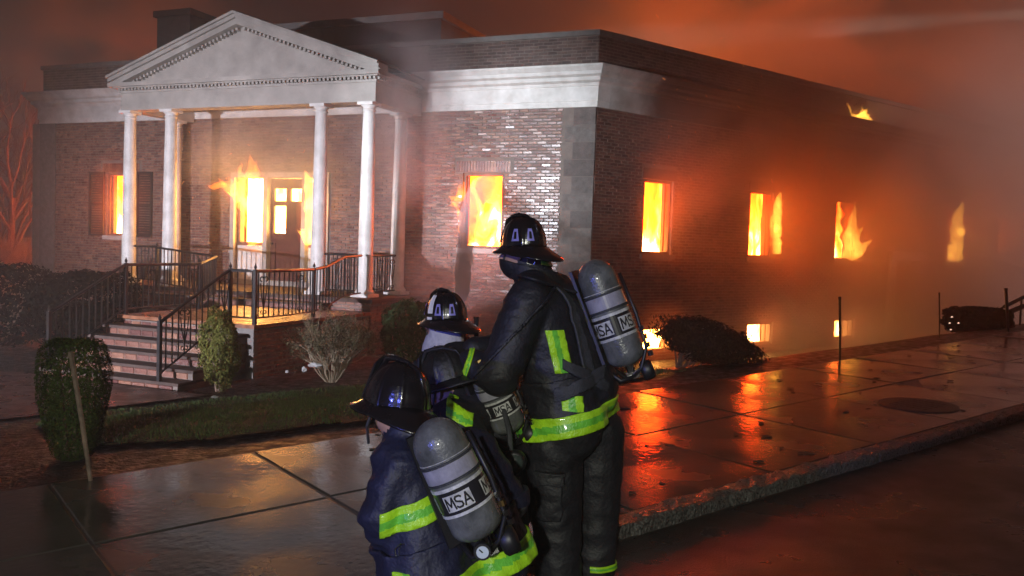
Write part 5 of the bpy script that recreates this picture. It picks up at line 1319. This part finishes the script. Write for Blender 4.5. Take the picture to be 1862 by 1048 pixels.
# --- kneeling firefighter in the middle, face to the left
fD = Vector((-.92, .39, 0)); lD = Vector((-.39, -.92, 0)); D0 = 3.95
def PD(px, py, l=0.0): return at(px, py, D0) + lD * l
PDt = thing('person', 'kneeling firefighter in black with bare ear showing, between the other three', 'person', PD(870, 1090), 'fire crew at the kerb')
hD = PD(803, 704); nD = PD(828, 720)
caps = [(hD + Z * .03 , .086, hD - Z * .015 + fD * .02, .076, 1), (hD - Z * .03 - fD * .02, .070, nD - Z * .005, .066, 1)]
for l in (-.13, .13):
    caps += [(PD(850, 765, l * 1.1), .125, PD(882, 860, l), .155, 0), (PD(882, 860, l), .155, PD(893, 930, l), .165, 0)]
caps += [(PD(848, 755), .13, PD(830, 728), .082, 0), (PD(842, 772, .2), .10, PD(822, 880, .28), .09, 0), (PD(822, 880, .28), .09, PD(770, 850, .16), .064, 0), (PD(845, 770, -.2), .10, PD(830, 840, -.3), .09, 0), (PD(830, 840, -.3), .09, PD(780, 800, -.25), .064, 0)]
for l in (.12, -.12):
    q = PD(880, 990, l); k = Vector((q.x, q.y, .12 if l < 0 else .40)) + fD * .26; an = Vector((q.x, q.y, 0.0)) - fD * (.28 if l < 0 else -.2)
    caps += [(PD(888, 945, l), .14, k, .11, 0), (k, .105, an + Z * .1, .08, 0), (an + Z * .05, .055, an + fD * .16 + Z * .03, .045, 2)]
bD = body('body', caps, [M_COAT, M_SKIN, M_RUBBER], PDt, seed=7)
face(PDt, hD + Vector((.02, 0, -.015)), fD, Z)
helmet(PDt, PD(813, 694), fD, Z + fD * .30, .94, m=M_HELMM, rear=.16, crest=True, droop=.0)
strip('collar_trim', bD, PD(842, 730), Vector((.45, -.1, .9)), .05, LIM, PDt, keep=[(PD(842, 725, .02), lD), (PD(828, 725, .06), (1, 0, 0)), (PD(872, 725, .06), (-1, 0, 0))], lift=.010)
strip('reflective_trim', bD, PD(886, 868, .1), Vector((.3, 0, .95)), .10, LIM, PDt, keep=[(PD(868, 860, .1), (1, 0, 0)), (PD(880, 860, .0), lD)], lift=.009)
glove(PDt, PD(768, 850, .16), fD, Vector((0, 1, -.2)), 1); glove(PDt, PD(778, 800, -.25), fD, Vector((0, -.5, -.8)), -1)
airpack('smaller grey green air tank with brass regulator on the middle kneeling firefighter', at(876, 660, 3.92), at(932, 786, 3.95), .080, Vector((-.1, -1, .1)), Vector((.9, -.4, .1)), az=(-.15, 1.2, 2.6, -1.5), gauge=False, brass=True)
gm = at(936, 842, 3.75); b = MB(); b.lathe([(.01, .0), (.04, .0), (.052, .012), (.055, .03), (.045, .05), (.02, .055)], lambda x, y, z: gm + Vector((x, z, y)), 22); t = b.build('face_mask', M_RUBBER, smooth=True); tag(t, 'round black mask hanging between the kneeling and the standing firefighter', 'mask')
b = MB(); b.lathe([(.002, -.006), (.034, -.004), (.038, .004), (.03, .006)], lambda x, y, z: gm + Vector((x, z, y)), 20); b.build('lens', mat('dull lens', (.04, .055, .05), .25, .3, 20), t, smooth=True)
b = MB(); b.tube(spline([gm + Vector((-.02, .02, .05)), gm + Vector((-.03, .05, .13)), gm + Vector((-.06, .12, .22))], 6), .012, 8); b.build('strap', M_STRAP, t)
b = MB(); b.tube(spline([gm + Vector((.01, .0, -.06)), gm + Vector((.03, .0, -.13)), gm + Vector((.05, .02, -.22)), gm + Vector((.06, .05, -.33))], 6), .017, 8); b.build('breathing_tube', M_STRAP, t)

# --- the nearest kneeling firefighter in blue
fC = Vector((-.62, .78, 0)); lC = Vector((-.78, -.62, 0)); K0 = 3.12
def PC(px, py, l=0.0, d=0.0): return at(px, py, K0 + d) + lC * l
PCt = thing('person', 'nearest kneeling firefighter in dark blue coat, lowest left of the crew', 'person', PC(810, 1330), 'fire crew at the kerb')
hC = PC(722, 745); nC = PC(742, 785)
caps = [(hC + Z * .02, .088, hC - Z * .025 + fC * .02, .076, 1), (hC - Z * .04, .066, nC, .068, 1), (PC(744, 795), .10, PC(742, 770), .084, 0)]
for l in (-.13, .13):
    caps += [(PC(778, 838, l * .95), .105, PC(808, 930, l * .9), .135, 0), (PC(808, 930, l * .9), .135, PC(834, 1030, l), .165, 0)]
caps += [(PC(776, 838), .12, PC(754, 800), .085, 0), (PC(806, 842, .18), .090, PC(784, 920, .21), .086, 0), (PC(784, 920, .21), .086, PC(788, 990, .14, .1), .076, 0), (PC(788, 990, .14, .1), .076, PC(735, 965, .02, .25), .064, 0), (PC(775, 835, -.21), .10, PC(800, 930, -.30), .09, 0), (PC(800, 930, -.3), .09, PC(760, 900, -.3, .25), .066, 0)]
for l in (.12, -.12):
    q = PC(830, 1120, l); k = Vector((q.x, q.y, .10 if l > 0 else .38)) + fC * .24; an = Vector((q.x, q.y, -.04)) - fC * (.26 if l > 0 else -.22)
    caps += [(PC(830, 1060, l), .145, k, .11, 0), (k, .105, an + Z * .1, .08, 0), (an + Z * .05, .055, an + fC * .16 + Z * .03, .045, 2)]
bC = body('body', caps, [M_COATB, M_SKIN, M_RUBBER], PCt, seed=9, fold=.012)
face(PCt, hC, fC, Z)
helmet(PCt, PC(722, 738), Vector((-.80, .60, 0)), Z + Vector((.10, .06, 0)), 1.0, rear=.25, droop=.05)
strip('reflective_trim', bC, PC(778, 908, .1), Vector((-.30, -.1, .93)), .085, LIM, PCt, keep=[(PC(738, 925, .1), (1, .1, 0)), (PC(800, 925, 0), (-1, 0, 0)), (PC(760, 925), (0, -1, 0))], lift=.009)
strip('reflective_trim', bC, PC(838, 1030), Vector((-.30, 0, .95)), .09, LIM, PCt, lift=.034, axis=PC(828, 1030))
strip('reflective_trim', bC, PC(778, 1030, .1), Vector((.95, .2, .25)), .05, LIM, PCt, keep=[(PC(780, 1060), Z), (PC(780, 1000), -Z), (PC(780, 1030, 0), (0, -1, 0))], lift=.032)
strip('coat_skirt', bC, PC(824, 1000), Vector((-.30, 0, .95)), .20, [M_COATB], PCt, lift=.024, two=False, axis=PC(828, 1030))
strip('waist_strap', bC, PC(770, 985), Vector((-.2, 0, .95)), .05, [M_STRAP], PCt, lift=.013, two=False, keep=[(PC(735, 985), (1, 0, 0))])
buckle(PCt, PC(748, 772, .03, -.12), (1, 0, .1), (0, 0, 1), .016); buckle(PCt, PC(740, 1000, .02, -.2), (1, .3, 0), (0, 0, 1), .024)
glove(PCt, PC(722, 962, .02, .27), fC, Vector((.5, .3, -.5)), 1); glove(PCt, PC(758, 898, -.3, .27), fC, Vector((-.3, .3, -.8)), -1)
airpack('scuffed grey air tank with round gauge on the nearest kneeling firefighter', at(779, 764, 2.86), at(880, 978, 2.86), .092, Vector((-.12, -1, .25)), Vector((.5, -.86, 0)), az=(.10, 1.65, 3.15, -1.45), gauge=True)
